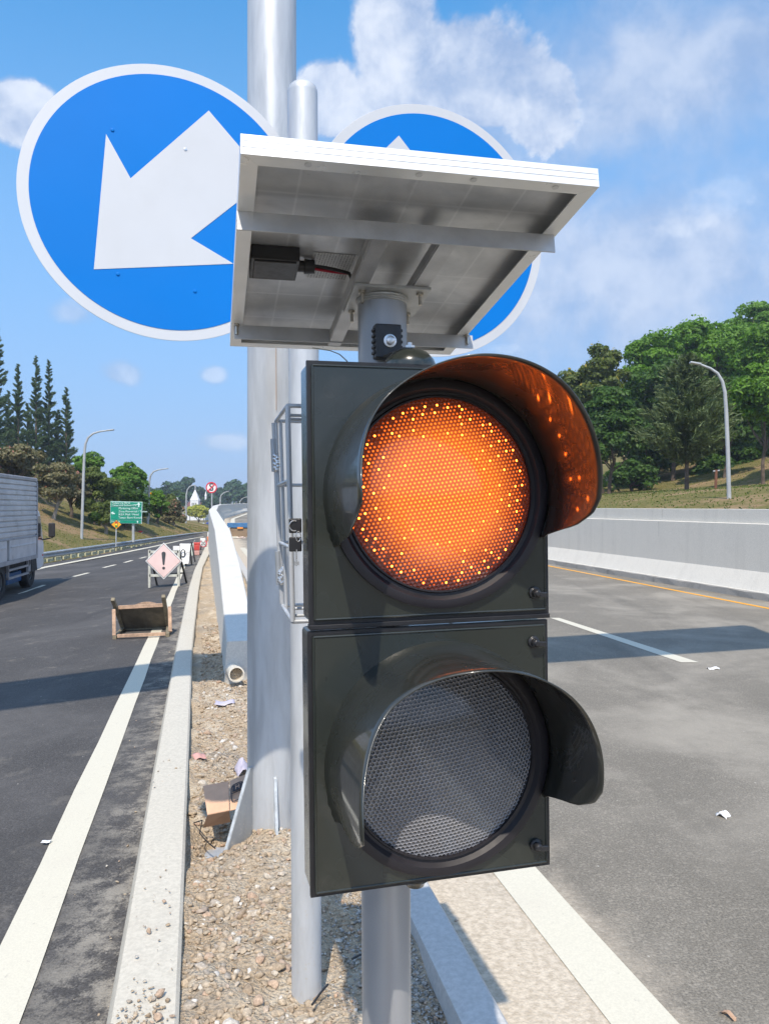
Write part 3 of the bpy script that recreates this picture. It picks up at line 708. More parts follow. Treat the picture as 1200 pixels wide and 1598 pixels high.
# housings: a box with door, gasket, lens, visor for each of the two sections
x0, x1 = -.2065, .1838
secs = [('upper', CU, .2017, -.1945), ('lower', CL, .2085, -.1895)]
def ring_pts(c, r, n, k): return [c+Dr*(r*math.cos(2*math.pi*i/k))+Zr*(r*math.sin(2*math.pi*i/k))+Nv*n for i in range(k)]
LT = sorted([(-22, .02), (-19, .06), (-16, .11), (-10, .152), (-3, .170), (10, .178), (23, .186), (40, .198), (55, .208), (70, .208), (85, .204), (97, .2), (108, .186), (120, .172), (134, .163), (147, .18), (160, .207), (169, .226), (178, .24), (184, .236), (190, .20), (198, .128), (204, .02)])
TH = [a for a, b in LT]; LL = [b for a, b in LT]
for nm, c, zt, zb in secs:
    # housing shell
    mb = MB(); mb.box(HP((x0+x1)/2, (zt+zb)/2, -.046, c), Dr*((x1-x0)/2-.001), Zr*((zt-zb)/2-.001), Nv*.033)
    hs_ = mb.build('signal_housing', 'housing_paint', tl, bevel=.006)
    # black gasket between shell and door
    mb = MB(); mb.box(HP((x0+x1)/2, (zt+zb)/2, -.0085, c), Dr*((x1-x0)/2+.0004), Zr*((zt-zb)/2+.0004), Nv*.0045); mb.build('gasket', 'black_rubber', hs_)
    # door plate with round hole
    k = 96; mb = MB(); a = .0075; Xo, Zo0, Zo1 = (x0+a, x1-a), zb+a, zt-a
    inner = ring_pts(c, .150, 0, k); outer = []
    for i in range(k):
        ca, sa = math.cos(2*math.pi*i/k), math.sin(2*math.pi*i/k); tt = []
        if ca > 1e-6: tt.append(Xo[1]/ca)
        if ca < -1e-6: tt.append(Xo[0]/ca)
        if sa > 1e-6: tt.append(Zo1/sa)
        if sa < -1e-6: tt.append(Zo0/sa)
        tm = min(tt); outer.append([tm*ca, tm*sa])
    for cx, cz in ((Xo[0], Zo0), (Xo[0], Zo1), (Xo[1], Zo0), (Xo[1], Zo1)):
        j = min(range(k), key=lambda q: math.hypot(outer[q][0]-cx, outer[q][1]-cz)); outer[j] = [cx, cz]
    of = [HP(q[0], q[1], 0, c) for q in outer]; ob = [HP(q[0], q[1], -.004, c) for q in outer]; ib = ring_pts(c, .150, -.03, k)
    mb.add(of+inner+ob+ib, [(i, (i+1) % k, k+(i+1) % k, k+i) for i in range(k)]+[(i, 2*k+i, 2*k+(i+1) % k, (i+1) % k) for i in range(k)]+[(k+i, k+(i+1) % k, 3*k+(i+1) % k, 3*k+i) for i in range(k)])
    dr_ = mb.build('door', 'housing_paint', tl, bevel=.0018)
    # raised rim line of the door
    mb = MB(); r_ = .0022
    for (A_, B_) in (((Xo[0], Zo1), (Xo[1], Zo1)), ((Xo[1], Zo1), (Xo[1], Zo0)), ((Xo[1], Zo0), (Xo[0], Zo0)), ((Xo[0], Zo0), (Xo[0], Zo1))):
        mb.tube([HP(A_[0], A_[1], -.0008, c), HP(B_[0], B_[1], -.0008, c)], r_, 8)
    mb.build('door_rim', 'housing_paint', dr_, smooth=True)
    # bezel: black stepped annulus
    mb = MB(); mb.lathe(c, Nv, [(.1775, .0005), (.1775, .009), (.172, .011), (.164, .0105), (.1585, .004), (.1545, .0035), (.1525, .008), (.1500, .008), (.1495, -.01)], 96, cap=False); mb.build('bezel', 'bezel_black', tl, smooth=True)
    # lens: shallow dome tiled with small hexagonal prisms
    P_ = .0066; Rl = .1505; hv = []; hf = []; ce = []; ra_ = []; rn = []
    rr2 = random.Random(3 if nm == 'upper' else 4)
    def dome(u, v_): q = min(1, math.hypot(u, v_)/Rl); return c+Dr*u+Zr*v_+Nv*(.002+.026*(1-q*q))
    M = int(Rl/P_)+2; tl2 = R(8)
    for i in range(-M-2, M+3):
        for j in range(-M-6, M+7):
            u = (i+.5*(j % 2))*P_; v_ = j*P_*math.sqrt(3)/2
            u, v_ = u*math.cos(tl2)-v_*math.sin(tl2), u*math.sin(tl2)+v_*math.cos(tl2)
            rad = math.hypot(u, v_)
            if rad > Rl+P_*.5: continue
            o = len(hv); q = rr2.random()*.5
            if nm == 'upper':
                best = 9.
                for rg_, cnt, ph in ((.50, 22, .1), (.62, 28, .4), (.735, 34, .0), (.83, 40, .5), (.915, 46, .2)):
                    aa = math.atan2(v_, u)/(2*math.pi)*cnt+ph; da = (aa-round(aa))/cnt*2*math.pi*rg_; best = min(best, math.hypot(da, rad/Rl-rg_))
                q += .62*max(0, 1-(best/.034)**2)
            q = min(q, 1.)
            hv.append(dome(u, v_)); ce.append(0.); ra_.append(rad/Rl); rn.append(q)
            for ring_, fr in ((1, .5), (2, 1.)):
                for a6 in range(6):
                    an = R(30+60*a6)+tl2; uu = u+P_/math.sqrt(3)*fr*math.cos(an); v2 = v_+P_/math.sqrt(3)*fr*math.sin(an); rr_ = math.hypot(uu, v2)
                    if rr_ > Rl: uu *= Rl/rr_; v2 *= Rl/rr_
                    hv.append(dome(uu, v2)); ce.append(fr); ra_.append(rad/Rl); rn.append(q)
            for a6 in range(6):
                b6 = (a6+1) % 6
                hf.append((o, o+1+a6, o+1+b6)); hf.append((o+1+a6, o+7+a6, o+7+b6)); hf.append((o+1+a6, o+7+b6, o+1+b6))
    fast_mesh('lens', np.array([tuple(p) for p in hv]), np.array(hf), 'amber_lens' if nm == 'upper' else 'clear_lens', tl, smooth=True, attrs={'cell': ce, 'rad': ra_, 'rnd': rn})
    # cutaway visor with a rolled foot
    na, nl = 150, 14; vv_ = []; ff = []
    a0, a1 = (-23, 205)
    for i in range(na+1):
        th = a0+(a1-a0)*i/na; L_ = float(np.interp(th, TH, LL)); L_ = sum(float(np.interp(th+dd, TH, LL)) for dd in (-4, -2, 0, 2, 4))/5 if 0 < th < 180 else L_
        for j in range(nl+1):
            t_ = j/nl; n_ = -.018+max(.004, L_+.018)*(t_**1.15); rad = .1785+.0065*math.exp(-max(0, n_)/.0045)
            vv_.append(tuple(c+Dr*rad*math.cos(R(th))+Zr*rad*math.sin(R(th))+Nv*n_))
    for i in range(na):
        for j in range(nl): o = i*(nl+1)+j; ff.append((o, o+1, o+nl+2, o+nl+1))
    vz = fast_mesh('visor', np.array(vv_), np.array(ff), 'visor_paint', tl, smooth=True)
    so = vz.modifiers.new('thickness', 'SOLIDIFY'); so.thickness = .0022; so.offset = -1
    # wing latches
    for (u, v_) in (((.157, -.160),) if nm == 'upper' else ((.157, .175), (.157, -.152))):
        mb = MB(); p = HP(u, v_, 0, c); mb.lathe(p, Nv, [(.010, 0), (.010, .004), (.0065, .005), (.0065, .012), (.004, .016)], 18)
        mb.bar(p+Nv*.011-Dr*.006-Zr*.001, p+Nv*.011+Dr*.017-Zr*.003, .006, .008, Zr); mb.build('latch', 'black_plastic', tl, smooth=True, bevel=.0012)
# seam strip between the two sections
mb = MB(); mb.box(HP((x0+x1)/2, -.1985, -.010), Dr*((x1-x0)/2+.0008), Zr*.0035, Nv*.010); mb.build('seam_strip', 'black_rubber', tl, bevel=.001)
# caps at top and bottom, bracket and bolt
cp = HP(-.034, .2035, -.045); mb = MB(); mb.lathe(cp, Zr, [(.042, -.002), (.042, .004), (.039, .012), (.028, .024), (.013, .031), (.001, .032)], 36); cap1 = mb.build('top_cap', 'housing_paint', tl, smooth=True)
mb = MB(); mb.lathe(cp+Zr*.0305, Zr, [(.0085, 0), (.0085, .005), (.004, .0055), (.004, .010)], 6); mb.build('bolt', 'steel_bright', cap1)
cb = HP(-.036, -.606, -.040); mb = MB(); mb.lathe(cb, -Zr, [(.026, -.003), (.025, .006), (.017, .013), (.014, .019), (.004, .022)], 20); mb.build('bottom_cap', 'housing_paint', tl, smooth=True)
bp = W(604, 534, 1.365); mb = MB(); mb.box(bp, Dr*.0235, Zr*.030, Nv*.012)
for sgn in (-1, 1):
    for q in range(5): mb.box(bp+Dr*sgn*.0245+Zr*(-.02+.010*q), Dr*.0025, Zr*.003, Nv*.009)
br = mb.build('pole_bracket', 'black_plastic', tl, bevel=.002)
mb = MB(); mb.lathe(bp+Nv*.012+Dr*.002, Nv, [(.0115, 0), (.0115, .002), (.0075, .0025), (.0075, .008), (.005, .009)], 24); mb.build('bolt', 'steel_bright', br, smooth=True)
mb = MB(); mb.bar(W(606, 556, 1.345), W(640, 543, 1.30), .006, .022, Nv); mb.build('support_arm', 'black_plastic', tl, bevel=.001)
mb = MB(); mb.box(HP(-.06, -.40, -.11), Dr*.022, Zr*.03, Nv*.034); mb.build('pole_bracket', 'black_plastic', tl, bevel=.002)
# little keyhole chips of bare metal and lock with its keys on the left flank
mb = MB()
for q in (0, 1):
    kc = HP(x0-.0125, -.047-.029*q, -.060); mb.box(kc, Dr*.010, Zr*.0115, Nv*.0018)
keys = mb.build('key', 'black_plastic', tl, bevel=.003)
mb = MB(); k0 = HP(x0-.011, -.092, -.060); mb.bar(k0+Zr*.008, k0-Zr*.018, .005, .0015, Dr); mb.box(k0-Zr*.014, Dr*.004, Zr*.003, Nv*.001)
mb.tube([HP(x0-.014, -.047, -.057)+Dr*.008*math.cos(t_)+Zr*.008*math.sin(t_) for t_ in np.linspace(1.2, 5, 12)], .0010, 6)
mb.tube([HP(x0-.008+.004*math.cos(t_), -.064+.008*math.sin(t_), -.058) for t_ in np.linspace(0, 6, 10)], .0009, 6); mb.build('key_blade', 'steel_bright', keys)

# ---- solar panel
TLp = Vector((-.1888, 1.0110, CAMZ+.4637)); TRp = Vector((.3131, 1.1219, CAMZ+.4661)); BLp = Vector((-.3458, 1.7243, CAMZ+.3590))
pa = (TRp-TLp).normalized(); pb = (BLp-TLp); pb = (pb-pa*pb.dot(pa)); PL = pb.length; pb.normalize(); pc = pa.cross(pb).normalized(); PW = (TRp-TLp).length
def PP(px, py, off=0.):                                        # panel-local (a, b) under an image point, on the plane off metres above the underside
    d = Vector(((px-600)/1200, 1, -(py-790)/1200)); o = Vector((0, 0, CAMZ)); q = TLp+pc*off
    t_ = (q-o).dot(pc)/d.dot(pc); p = o+d*t_-TLp; return p.dot(pa), p.dot(pb)
def PX(a, b, c_=0.): return TLp+pa*a+pb*b+pc*c_
def pbox(mb, a0, a1, b0, b1, c0, c1, mi=0): mb.box(PX((a0+a1)/2, (b0+b1)/2, (c0+c1)/2), pa*(a1-a0)/2, pb*(b1-b0)/2, pc*(c1-c0)/2, mi)
spn = MB(); pbox(spn, .006, PW-.006, .006, PL-.006, .0235, .0275); sp_ = spn.build('solar_panel', 'solar_cells', tl)
fr = MB(); Hh = .0285; wl = .0022; fw = .024
pbox(fr, 0, PW, 0, wl, 0, Hh); pbox(fr, 0, PW, PL-wl, PL, 0, Hh); pbox(fr, 0, wl, wl, PL-wl, 0, Hh); pbox(fr, PW-wl, PW, wl, PL-wl, 0, Hh)
def trap(p): fr.hexa([PX(*q, .0) for q in p]+[PX(*q, .0018) for q in p])
trap([(wl, wl), (PW-wl, wl), (PW-fw, fw), (fw, fw)]); trap([(fw, PL-fw), (PW-fw, PL-fw), (PW-wl, PL-wl), (wl, PL-wl)])
trap([(wl, wl+.0008), (fw-.0003, fw), (fw-.0003, PL-fw), (wl, PL-wl-.0008)]); trap([(PW-fw+.0003, fw), (PW-wl, wl+.0008), (PW-wl, PL-wl-.0008), (PW-fw+.0003, PL-fw)])
pbox(fr, wl, PW-wl, wl, .006, Hh-.003, Hh-.0005); pbox(fr, wl, PW-wl, PL-.006, PL-wl, Hh-.003, Hh-.0005)
for b0_ in (.0105, .0195): pbox(fr, .001, PW-.001, -.0006, .0, b0_, b0_+.0012)
fr.build('panel_frame', 'frame_aluminium', sp_)
bs = bpy.data.meshes.new('back_sheet'); org = ORG[tl.name]
q4 = [PX(wl, wl, .0225), PX(PW-wl, wl, .0225), PX(PW-wl, PL-wl, .0225), PX(wl, PL-wl, .0225)]
def uvquad(name, pts, mat, parent, thick=None):
    me = bpy.data.meshes.new(name); org = ORG[parent.name]; me.from_pydata([tuple(p-org) for p in pts], [], [(3, 2, 1, 0)]); uv = me.uv_layers.new(name='uv'); 
    for l, c2 in zip(uv.data, [(0, 1), (1, 1), (1, 0), (0, 0)]): l.uv = c2
    me.materials.append(MATS[mat]); o = bpy.data.objects.new(name, me); C.objects.link(o); o.parent = parent; ORG[o.name] = org
    if thick: so = o.modifiers.new('thickness', 'SOLIDIFY'); so.thickness = thick; so.offset = -1
    return o
uvquad('back_sheet', q4, 'panel_back', sp_, .0008)
la_ = [PP(490, 393, .022), PP(555, 398, .022), PP(538, 436, .022), PP(477, 432, .022)]
uvquad('rating_label', [PX(q[0], q[1], .0212) for q in la_], 'rating_label', sp_, .0003)
# cross rails (angle sections) under the frame
def angle_rail(b0, a0, a1, h=.030, name='cross_rail'):
    mb = MB(); pbox(mb, a0, a1, b0, b0+.0028, -h, -.0002); pbox(mb, a0, a1, b0+.0028, b0+.028, -.0032, -.0004); return mb.build(name, 'rail_aluminium', tl)
b1_ = PP(600, 348, -.002)[1]; b2_ = PP(540, 516, -.002)[1]
angle_rail(b1_, -.001, PP(867, 378, -.015)[0]); angle_rail(b2_, .006, PW+.012)
print('PANEL', PW, PL, b1_, b2_, PP(867, 378, -.015), PP(359, 538), PP(700, 557))
for (pxa, pya), (pxb, pyb), wd in (((590, 378), (524, 530), .027), ((694, 385), (588, 535), .027)):
    A_ = PP(pxa, pya, -.022); B_ = PP(pxb, pyb, -.022); B_ = (B_[0], b2_+.026); am = (A_[0]+B_[0])/2
    mb = MB(); p0_, p1_ = PX(A_[0], b1_+.0032, -.026), PX(A_[0]+(B_[0]-A_[0])*.35, B_[1], -.026)
    mb.bar(p0_, p1_, wd, .0035, pc); mb.bar(p0_+pa*(-wd/2)+pc*.010, p1_+pa*(-wd/2)+pc*.010, .003, .018, pc); mb.build('long_rail', 'rail_aluminium', tl)
pl_ = [PP(553, 444, -.03), PP(672, 451, -.03)]; a0_, a1_ = pl_[0][0], pl_[1][0]; bb = (pl_[0][1]+pl_[1][1])/2
pp = PP(596, 470, -.031); mb = MB(); ww = (a1_-a0_)
mb.box(PX((a0_+a1_)/2, bb+ww*.42, -.031), pa*ww/2, pb*ww*.45, pc*.003); mpl = mb.build('mounting_plate', 'plate_steel', tl, bevel=.0008)
for (u, v_) in ((.12, .12), (.88, .10), (.10, .78), (.88, .78)):
    q = PX(a0_+ww*u, bb+ww*v_, -.034); mb = MB(); mb.lathe(q, -pc, [(.0065, 0), (.0065, .0045), (.0032, .005), (.0032, .022)], 12); mb.build('bolt', 'bolt_steel', mpl, smooth=True)
for q in (PX(.011, b2_-.004, 0), PX(PW-.002, b2_-.004, 0)):
    mb = MB(); mb.lathe(q, -pc, [(.0055, 0), (.0055, .004), (.003, .0045), (.003, .022)], 10); mb.build('rail_bolt', 'bolt_steel', tl, smooth=True)
for a_ in (.09, .245, .325, .45):
    mb = MB(); mb.lathe(PX(a_, .011, -.0002), -pc, [(.005, 0), (.005, .0008)], 16); mb.build('rivet', 'aluminium', sp_)
# junction box, gland, wires
ja, jb = PP(397, 395, .004), PP(461, 442, -.006); w_ = jb[0]-ja[0]
ja0 = PP(428, 418, .0)
mb = MB(); pbox(mb, ja0[0]-.041, ja0[0]+.041, ja0[1]-.040, ja0[1]+.040, -.004, .0215); pbox(mb, ja0[0]-.036, ja0[0]+.036, ja0[1]-.035, ja0[1]+.035, -.0065, -.004)
jx = mb.build('junction_box', 'black_plastic', sp_, bevel=.004)
mb = MB(); g0 = PX(ja0[0]+.041, ja0[1]+.004, .008); mb.tube([g0, g0+pa*.012, g0+pa*.0125, g0+pa*.03], [.010, .010, .013, .012], 16); mb.build('cable_gland', 'black_plastic', sp_, smooth=True)
for k_, (mt_, dz_) in enumerate((('black_rubber', .002), ('red_wire', -.0035))):
    e_ = PP(545, 430, .004); pts_ = [g0+pa*.028+pc*dz_]
    for t_ in np.linspace(.15, 1, 9): pts_.append(PX(ja0[0]+.07+(e_[0]-ja0[0]-.07)*t_, ja0[1]+.004+(e_[1]-ja0[1]-.004)*t_**2+(.006 if k_ else .001)*math.sin(t_*3), .008+dz_*(1-t_)))
    pts_.append(pts_[-1]+pa*.012+pb*.03); mb = MB(); mb.tube(pts_, .0032 if k_ == 0 else .0026, 10); mb.build('cable', mt_, sp_, smooth=True)
# thin wire drooping from the panel to the housing
mb = MB(); mb.tube([W(488, 543, 1.66), W(515, 547, 1.6), W(530, 553, 1.5), W(541, 563, 1.40), W(548, 575, 1.33)], .0012, 6); mb.build('wire', 'galvanised', tl, smooth=True)

# ---- wire cage behind the left flank of the head
cg = thing('wire_cage', 'grey welded rod cage with hinged door bars, behind the left edge of the signal housing', 'cage', W(447, 970, 1.38))
fz, fb = W(447, 633, 1.38), W(447, 970, 1.38)
bz, bb2 = W(431, 657, 1.60), W(441, 945, 1.60)
rgt = Dv
mb = MB(); rd = .0037
def rod(a, b, r=rd): mb.tube([a, b], r, 10)
fz2, fb2 = W(449, 633, 1.38), W(457, 970, 1.38)
rod(fz2, fb2, .0048); rod(bz, bb2); rod(W(438, 657, 1.58), W(447, 950, 1.58))
for q, r_ in ((fz2, .004), (fb2, .004), (W(449, 648, 1.40), .003), (W(449, 654, 1.43), .003), (W(455, 961, 1.40), .003), (W(452, 950, 1.46), .003)): rod(q, q+rgt*.30, r_)
for q in (bz, bb2): rod(q, q+rgt*.36)
rod(fz2, bz); rod(fb2, bb2)
for yy in (750, 855): 
    f_ = (yy-633)/337; a_ = fz2.lerp(fb2, f_); b_ = bz.lerp(bb2, f_); rod(a_, b_); rod(b_, b_+rgt*.36)
rod(fz2+rgt*.30, fb2+rgt*.30); mb.build('cage_frame', 'silver_paint', cg, smooth=True)
mb = MB(); mb.tube([W(427, 660, 1.60), W(431, 740, 1.60), W(436, 860, 1.60), W(440, 942, 1.60)], .0042, 10); mb.build('hinge_rod', 'silver_paint', cg, smooth=True)
for (a_, b_) in (((427, 685), (429, 736)), ((434, 860), (436, 912))):
    mb = MB(); mb.tube([W(a_[0], a_[1], 1.60), W(b_[0], b_[1], 1.60)], .0066, 14); h_ = mb.build('hinge', 'galvanised', cg, smooth=True)
    mb = MB(); cc_ = W(b_[0]+4, b_[1]-14, 1.592)
    for q in range(9): mb.lathe(cc_+Vector((random.uniform(-.004, .004), -.004, -.014+.0035*q)), (0, -1, .1), [(.0045, -.003), (.0055, 0), (.002, .004)], 7)
    mb.build('weld_bead', 'steel_bright', h_, smooth=True)
mb = MB(); mb.abox(-.155, -.02, 1.47, 1.57, 1.50, 1.76); bt = mb.build('battery_box', 'galvanised', cg, bevel=.004)

# ================================================================== SIGN POST, ROUND SIGNS, MAST
sp = thing('sign_post', 'grey steel pipe with rounded cap standing in the rubble just left of the signal', 'post', W(479, 1540, 2.62))
Yp = 2.62; rp = 23.3/1200*Yp
mb = MB(); top = W(472.5, 130, Yp); bot = W(479, 1545, Yp)-Vector((0, 0, .12))
mb.tube([bot, top-Vector((0, 0, .035))], rp, 40, cap=False); mb.build('pipe', 'silver_paint', sp, smooth=True)
mb = MB(); mb.lathe(top-Vector((0, 0, .035)), (0, 0, 1), [(rp, 0), (rp*.985, .009), (rp*.9, .020), (rp*.72, .029), (rp*.4, .034), (.001, .036)], 40); mb.build('cap', 'silver_paint', sp, smooth=True)
def round_sign(cpx, cpy, Y, rad, yaw, pit, mirror, label):
    c = W(cpx, cpy, Y); n_ = Vector((math.sin(yaw)*math.cos(pit), -math.cos(yaw)*math.cos(pit), math.sin(pit))); a = Vector((math.cos(yaw), math.sin(yaw), 0)); b = -n_.cross(a)*-1
    b = n_.cross(a); b = b if b.z > 0 else -b
    t_ = thing('direction_sign', label, 'road sign', c)
    def Q(u, v_, n__=0): return c+a*u*rad+b*v_*rad+n_*n__
    k = 120; mb = MB(); mb.prism([Q(math.cos(2*math.pi*i/k), math.sin(2*math.pi*i/k), 0) for i in range(k)], -n_*.003); plate = mb.build('plate', 'sign_white', t_, bevel=.0006)
    mb = MB(); mb.prism([Q(.925*math.cos(2*math.pi*i/k), .925*math.sin(2*math.pi*i/k), .0012) for i in range(k)], -n_*.0008); mb.build('blue_face', 'sign_blue', t_)
    ar = [(-.515, -.545), (-.436, .422), (-.275, .130), (.267, .718), (.718, .267), (.13, -.262), (.43, -.40)]
    ar = [(-.515, -.545), (-.436, .422), (-.275, .130), (.267, .718), (.69, .27), (.134, -.249), (.436, -.402)]
    sx_ = -1 if mirror else 1
    pts_ = [Q(sx_*x, y, .0024) for x, y in ar]; mb = MB(); mb.prism(pts_, -n_*.0008); mb.build('arrow', 'sign_white', t_)
    for u, v_ in ((-.395, .46), (-.36, -.56), (.16, -.63), (.10, .40)):
        mb = MB(); mb.lathe(Q(sx_*u, v_, .002), n_, [(.0055, 0), (.0055, .002), (.002, .0025)], 10); mb.build('rivet', 'sign_blue' if v_ < .3 or u < 0 else 'steel_bright', t_)
    side = 1 if not mirror else -1
    for v_ in (.42, -.42):
        mb = MB(); mb.bar(Q(-.7, v_, -.018), Q(.7, v_, -.018), .03, .03, n_)
        q = Q(.69*side, v_, -.018); mb.bar(q, Vector((W(475, cpy, Yp).x, Yp+.0, q.z)), .03, .03)
        mb.build('bracket', 'galvanised', t_)
    return t_
round_sign(267.7, 315.3, 2.53, .4563*2.53/2.50, .348, .059, False, 'round blue sign with white arrow pointing down to the left')
round_sign(671.5, 360.6, 2.86, .604*2.86/3.7, .3246, .0013, True, 'round blue sign mostly hidden behind the tilted solar panel')

Ym = 3.86; rm = 37.8/1200*Ym
mast = thing('gantry', 'thick silver steel mast standing in the rubble, its sign beam overhead out of view', 'gantry', (W(424.5, 1310, Ym).x, Ym, .0))
xm = W(424.5, 790, Ym).x
mb = MB(); mb.tube([(xm, Ym, -.15), (xm, Ym, 8.0)], rm, 56, cap=True); mb.build('mast', 'mast_paint', mast, smooth=True)
mb = MB(); mb.tube([W(431, 540, Ym-rm*.99), W(431.5, 640, Ym-rm*.99)], .0016, 6); mb.build('rust_seam', 'wood_light', mast)
# gusset plates around the foot
for ang, h_, rr_, th_, mt_ in ((R(224), .40, .165, .020, 'shaded_gusset_paint'), (R(286), .36, .09, .014, 'zinc_bar'), (R(25), .40, .20, .022, 'mast_paint'), (R(110), .40, .2, .022, 'mast_paint')):
    dr2 = Vector((math.cos(ang), math.sin(ang), 0)); tn = Vector((-dr2.y, dr2.x, 0)); b0 = Vector((xm, Ym, 0))
    mb = MB(); mb.prism([b0+dr2*(rm-.01)+Vector((0, 0, -.06))-tn*th_/2, b0+dr2*(rm+rr_)+Vector((0, 0, -.06))-tn*th_/2, b0+dr2*(rm+rr_)+Vector((0, 0, .0))-tn*th_/2, b0+dr2*(rm+.012)+Vector((0, 0, h_+.02))-tn*th_/2, b0+dr2*(rm-.01)+Vector((0, 0, h_+.02))-tn*th_/2], tn*th_)
    gs_ = mb.build('gusset', mt_, mast, bevel=.002)
    if mt_ == 'shaded_gusset_paint':
        mb = MB(); mb.bar(b0+dr2*(rm+rr_+.002)+Vector((0, 0, .0)), b0+dr2*(rm+.014)+Vector((0, 0, h_+.02)), th_*.9, .005, dr2); mb.build('lit_edge_strip', 'zinc_bar', gs_)  # added pale strip, paints the sunlit edge of the plate
mb = MB(); mb.lathe((xm, Ym, -.075), (0, 0, 1), [(.36, 0), (.36, .02)], 40); mb.build('base_plate', 'mast_paint', mast)
# sign beam overhead (casts the band of shade over both roads)
gd = Vector((1, .38, 0)).normalized(); gn = Vector((-gd.y, gd.x, 0))
def gp(x): return Vector((x, 3.6+.38*x, 0))
mb = MB(); A_, B_ = gp(-7.5), gp(4.75)
z0l, z0r, z1l, z1r = 7.1, 5.75, 8.7, 7.9; mb.hexa([A_-gn*.08+Vector((0, 0, z0l)), B_-gn*.08+Vector((0, 0, z0r)), B_+gn*.08+Vector((0, 0, z0r)), A_+gn*.08+Vector((0, 0, z0l)), A_-gn*.08+Vector((0, 0, z1l)), B_-gn*.08+Vector((0, 0, z1r)), B_+gn*.08+Vector((0, 0, z1r)), A_+gn*.08+Vector((0, 0, z1l))])
mb.build('sign_panel', 'grey_back', mast, bevel=.01)
mb = MB(); mb.bar((xm, Ym, 6.4), gp(xm)+Vector((0, 0, 6.4)), .2, .2); mb.build('beam_bracket', 'grey_back', mast)

# ================================================================== WALLS, GUARD RAIL
# median barrier: a nose that climbs to wall height, then follows the ramp
mb = MB(); path = []; hts = []
ys_ = [9.45, 9.9, 10.8, 11.7, 13, 14.1, 16, 19.2, 23, 28, 34, 38, 42, 46, 50, 55, 60, 66, 72, 80, 90, 100, 110, 120, 130, 140, 160]
def btop(y): return float(np.interp(y, [9.4, 11.7, 14.1, 19.2, 28, 38, 50, 60, 80, 100, 120, 160], [.53, .78, 1.14, 1.62, 1.80, 2.02, 2.18, 2.23, 2.38, 2.55, 2.75, 3.1]))
def bx(y): return .27-.236*y if y < 36 else barrier_x(y)+0.0
for i, y in enumerate(ys_):
    a = Vector((bx(y-.5), y-.5, 0)); b = Vector((bx(y+.5), y+.5, 0)); d = (b-a).normalized()
    path.append((KK(bx(y), y, 0), Vector((d.y, -d.x, 0)))); hts.append((K*btop(y), K*ramp_z(y)))
def bprof(i):
    h, z0 = hts[i]; t = min(1, i/3); f = .16*min(1, max(0, (ys_[i]-10)/8)); 
    return [(0, z0-.3 if i > 10 else -.1), (.0, z0+.05), (.02, h-.012), (.032, h), (.30, h), (.312, h-.012), (.325, z0+(h-z0)*.42), (.33+f, z0+(h-z0)*.16), (.34+f, z0-.1)]
mb.sweep(path, bprof, 0, True); o = mb.build('concrete_barrier', 'white_concrete', smooth=True, autosmooth=30, origin=tuple(KK(bx(9.45), 9.45, 0)))
tag(o, 'white concrete median barrier with a low sloping nose, curving away uphill on the ramp', 'barrier')
# right-hand wall
base_s, end_s = -8, 36; wv = 9.76
mb = MB(); path = [(vs(0, base_s+(end_s-base_s)*i/40), V) for i in range(41)]
prof = [(wv+.02, -.1), (wv+.02, .125), (wv+.06, .13), (wv+.24, .475), (wv+.245, 1.362), (wv+.33, 1.372), (wv+.335, 1.640), (wv+.60, 1.645), (wv+.61, -.1)]
mb.sweep(path, prof, 0, True); rw = mb.build('concrete_wall', 'wall_concrete', origin=tuple(vs(wv, 10)))
tag(rw, 'tall light grey concrete wall with stepped top along the right-hand road', 'wall')
mb = MB(); 
mb.sweep([(vs(0, base_s+(end_s-base_s)*i/90), V) for i in range(91)], lambda i: [(wv-.06+.01*math.sin(i*2.3), -.05), (wv-.045+.012*math.sin(i*1.3), .115+.008*math.sin(i*3.1)), (wv+.018, .12+.006*math.sin(i*2.1)), (wv+.018, -.05)], 0, True)
mb.build('stained_footing', 'dirty_concrete', rw)
mb = MB()
for s in np.arange(-6, 36, 4.1):
    p = vs(wv+.2445, s+1.3); mb.box(p+Vector((0, 0, .92)), U*.004, V*.0015, (0, 0, .43)); mb.box(vs(wv+.333, s+1.3, 1.505), U*.004, V*.002, (0, 0, .13))
mb.build('joint', 'dirty_concrete', rw)

def offset_path(fn, ys):
    out = []
    for y in ys:
        a, b = Vector((fn(y-.5), y-.5, 0)), Vector((fn(y+.5), y+.5, 0)); d = (b-a).normalized(); out.append((SL(fn(y), y, 0), Vector((d.y, -d.x, 0))))
    return out
ysr = [-20, -5, 5, 12]+list(np.linspace(16, 90, 60))
gr = thing('guard_rail', 'long galvanised guard rail along the far edge of the left road', 'guard rail', SL(-13.5, 30, 0))
mb = MB(); pth = offset_path(xgr, ysr); zt_, zb_ = .40*S, .15*S
h3 = (zt_-zb_)/4; mb.sweep(pth, [(.02, zb_), (.07, zb_+h3*.6), (.07, zb_+h3*1.3), (.02, zb_+h3*2), (.07, zb_+h3*2.7), (.07, zb_+h3*3.4), (.02, zt_), (.0, zt_), (.0, zb_)], 0, True); mb.build('rail_beam', 'galvanised', gr)
mb = MB()
for y in np.arange(2, 90, 2.0):
    p = SL(xgr(y)-.08, y, 0); mb.abox(p.x-.05, p.x+.05, p.y-.05, p.y+.05, -.6, p.z+.36)
mb.build('rail_posts', 'galvanised', gr)['kind'] = 'stuff'
mb = MB(); rr3 = random.Random(4)
for y in np.arange(4, 88, .75):
    x = xgr(y)+.06; p = SL(x, y, 0); q = SL(xgr(y+.5)+.06, y+.48, 0); h = rr3.uniform(.10, .15); mb.bar(p+Vector((0, 0, h/2)), q+Vector((0, 0, h/2)), .16, h)
bk = mb.build('kerb_blocks', 'rail_kerb', gr); bk['kind'] = 'stuff'

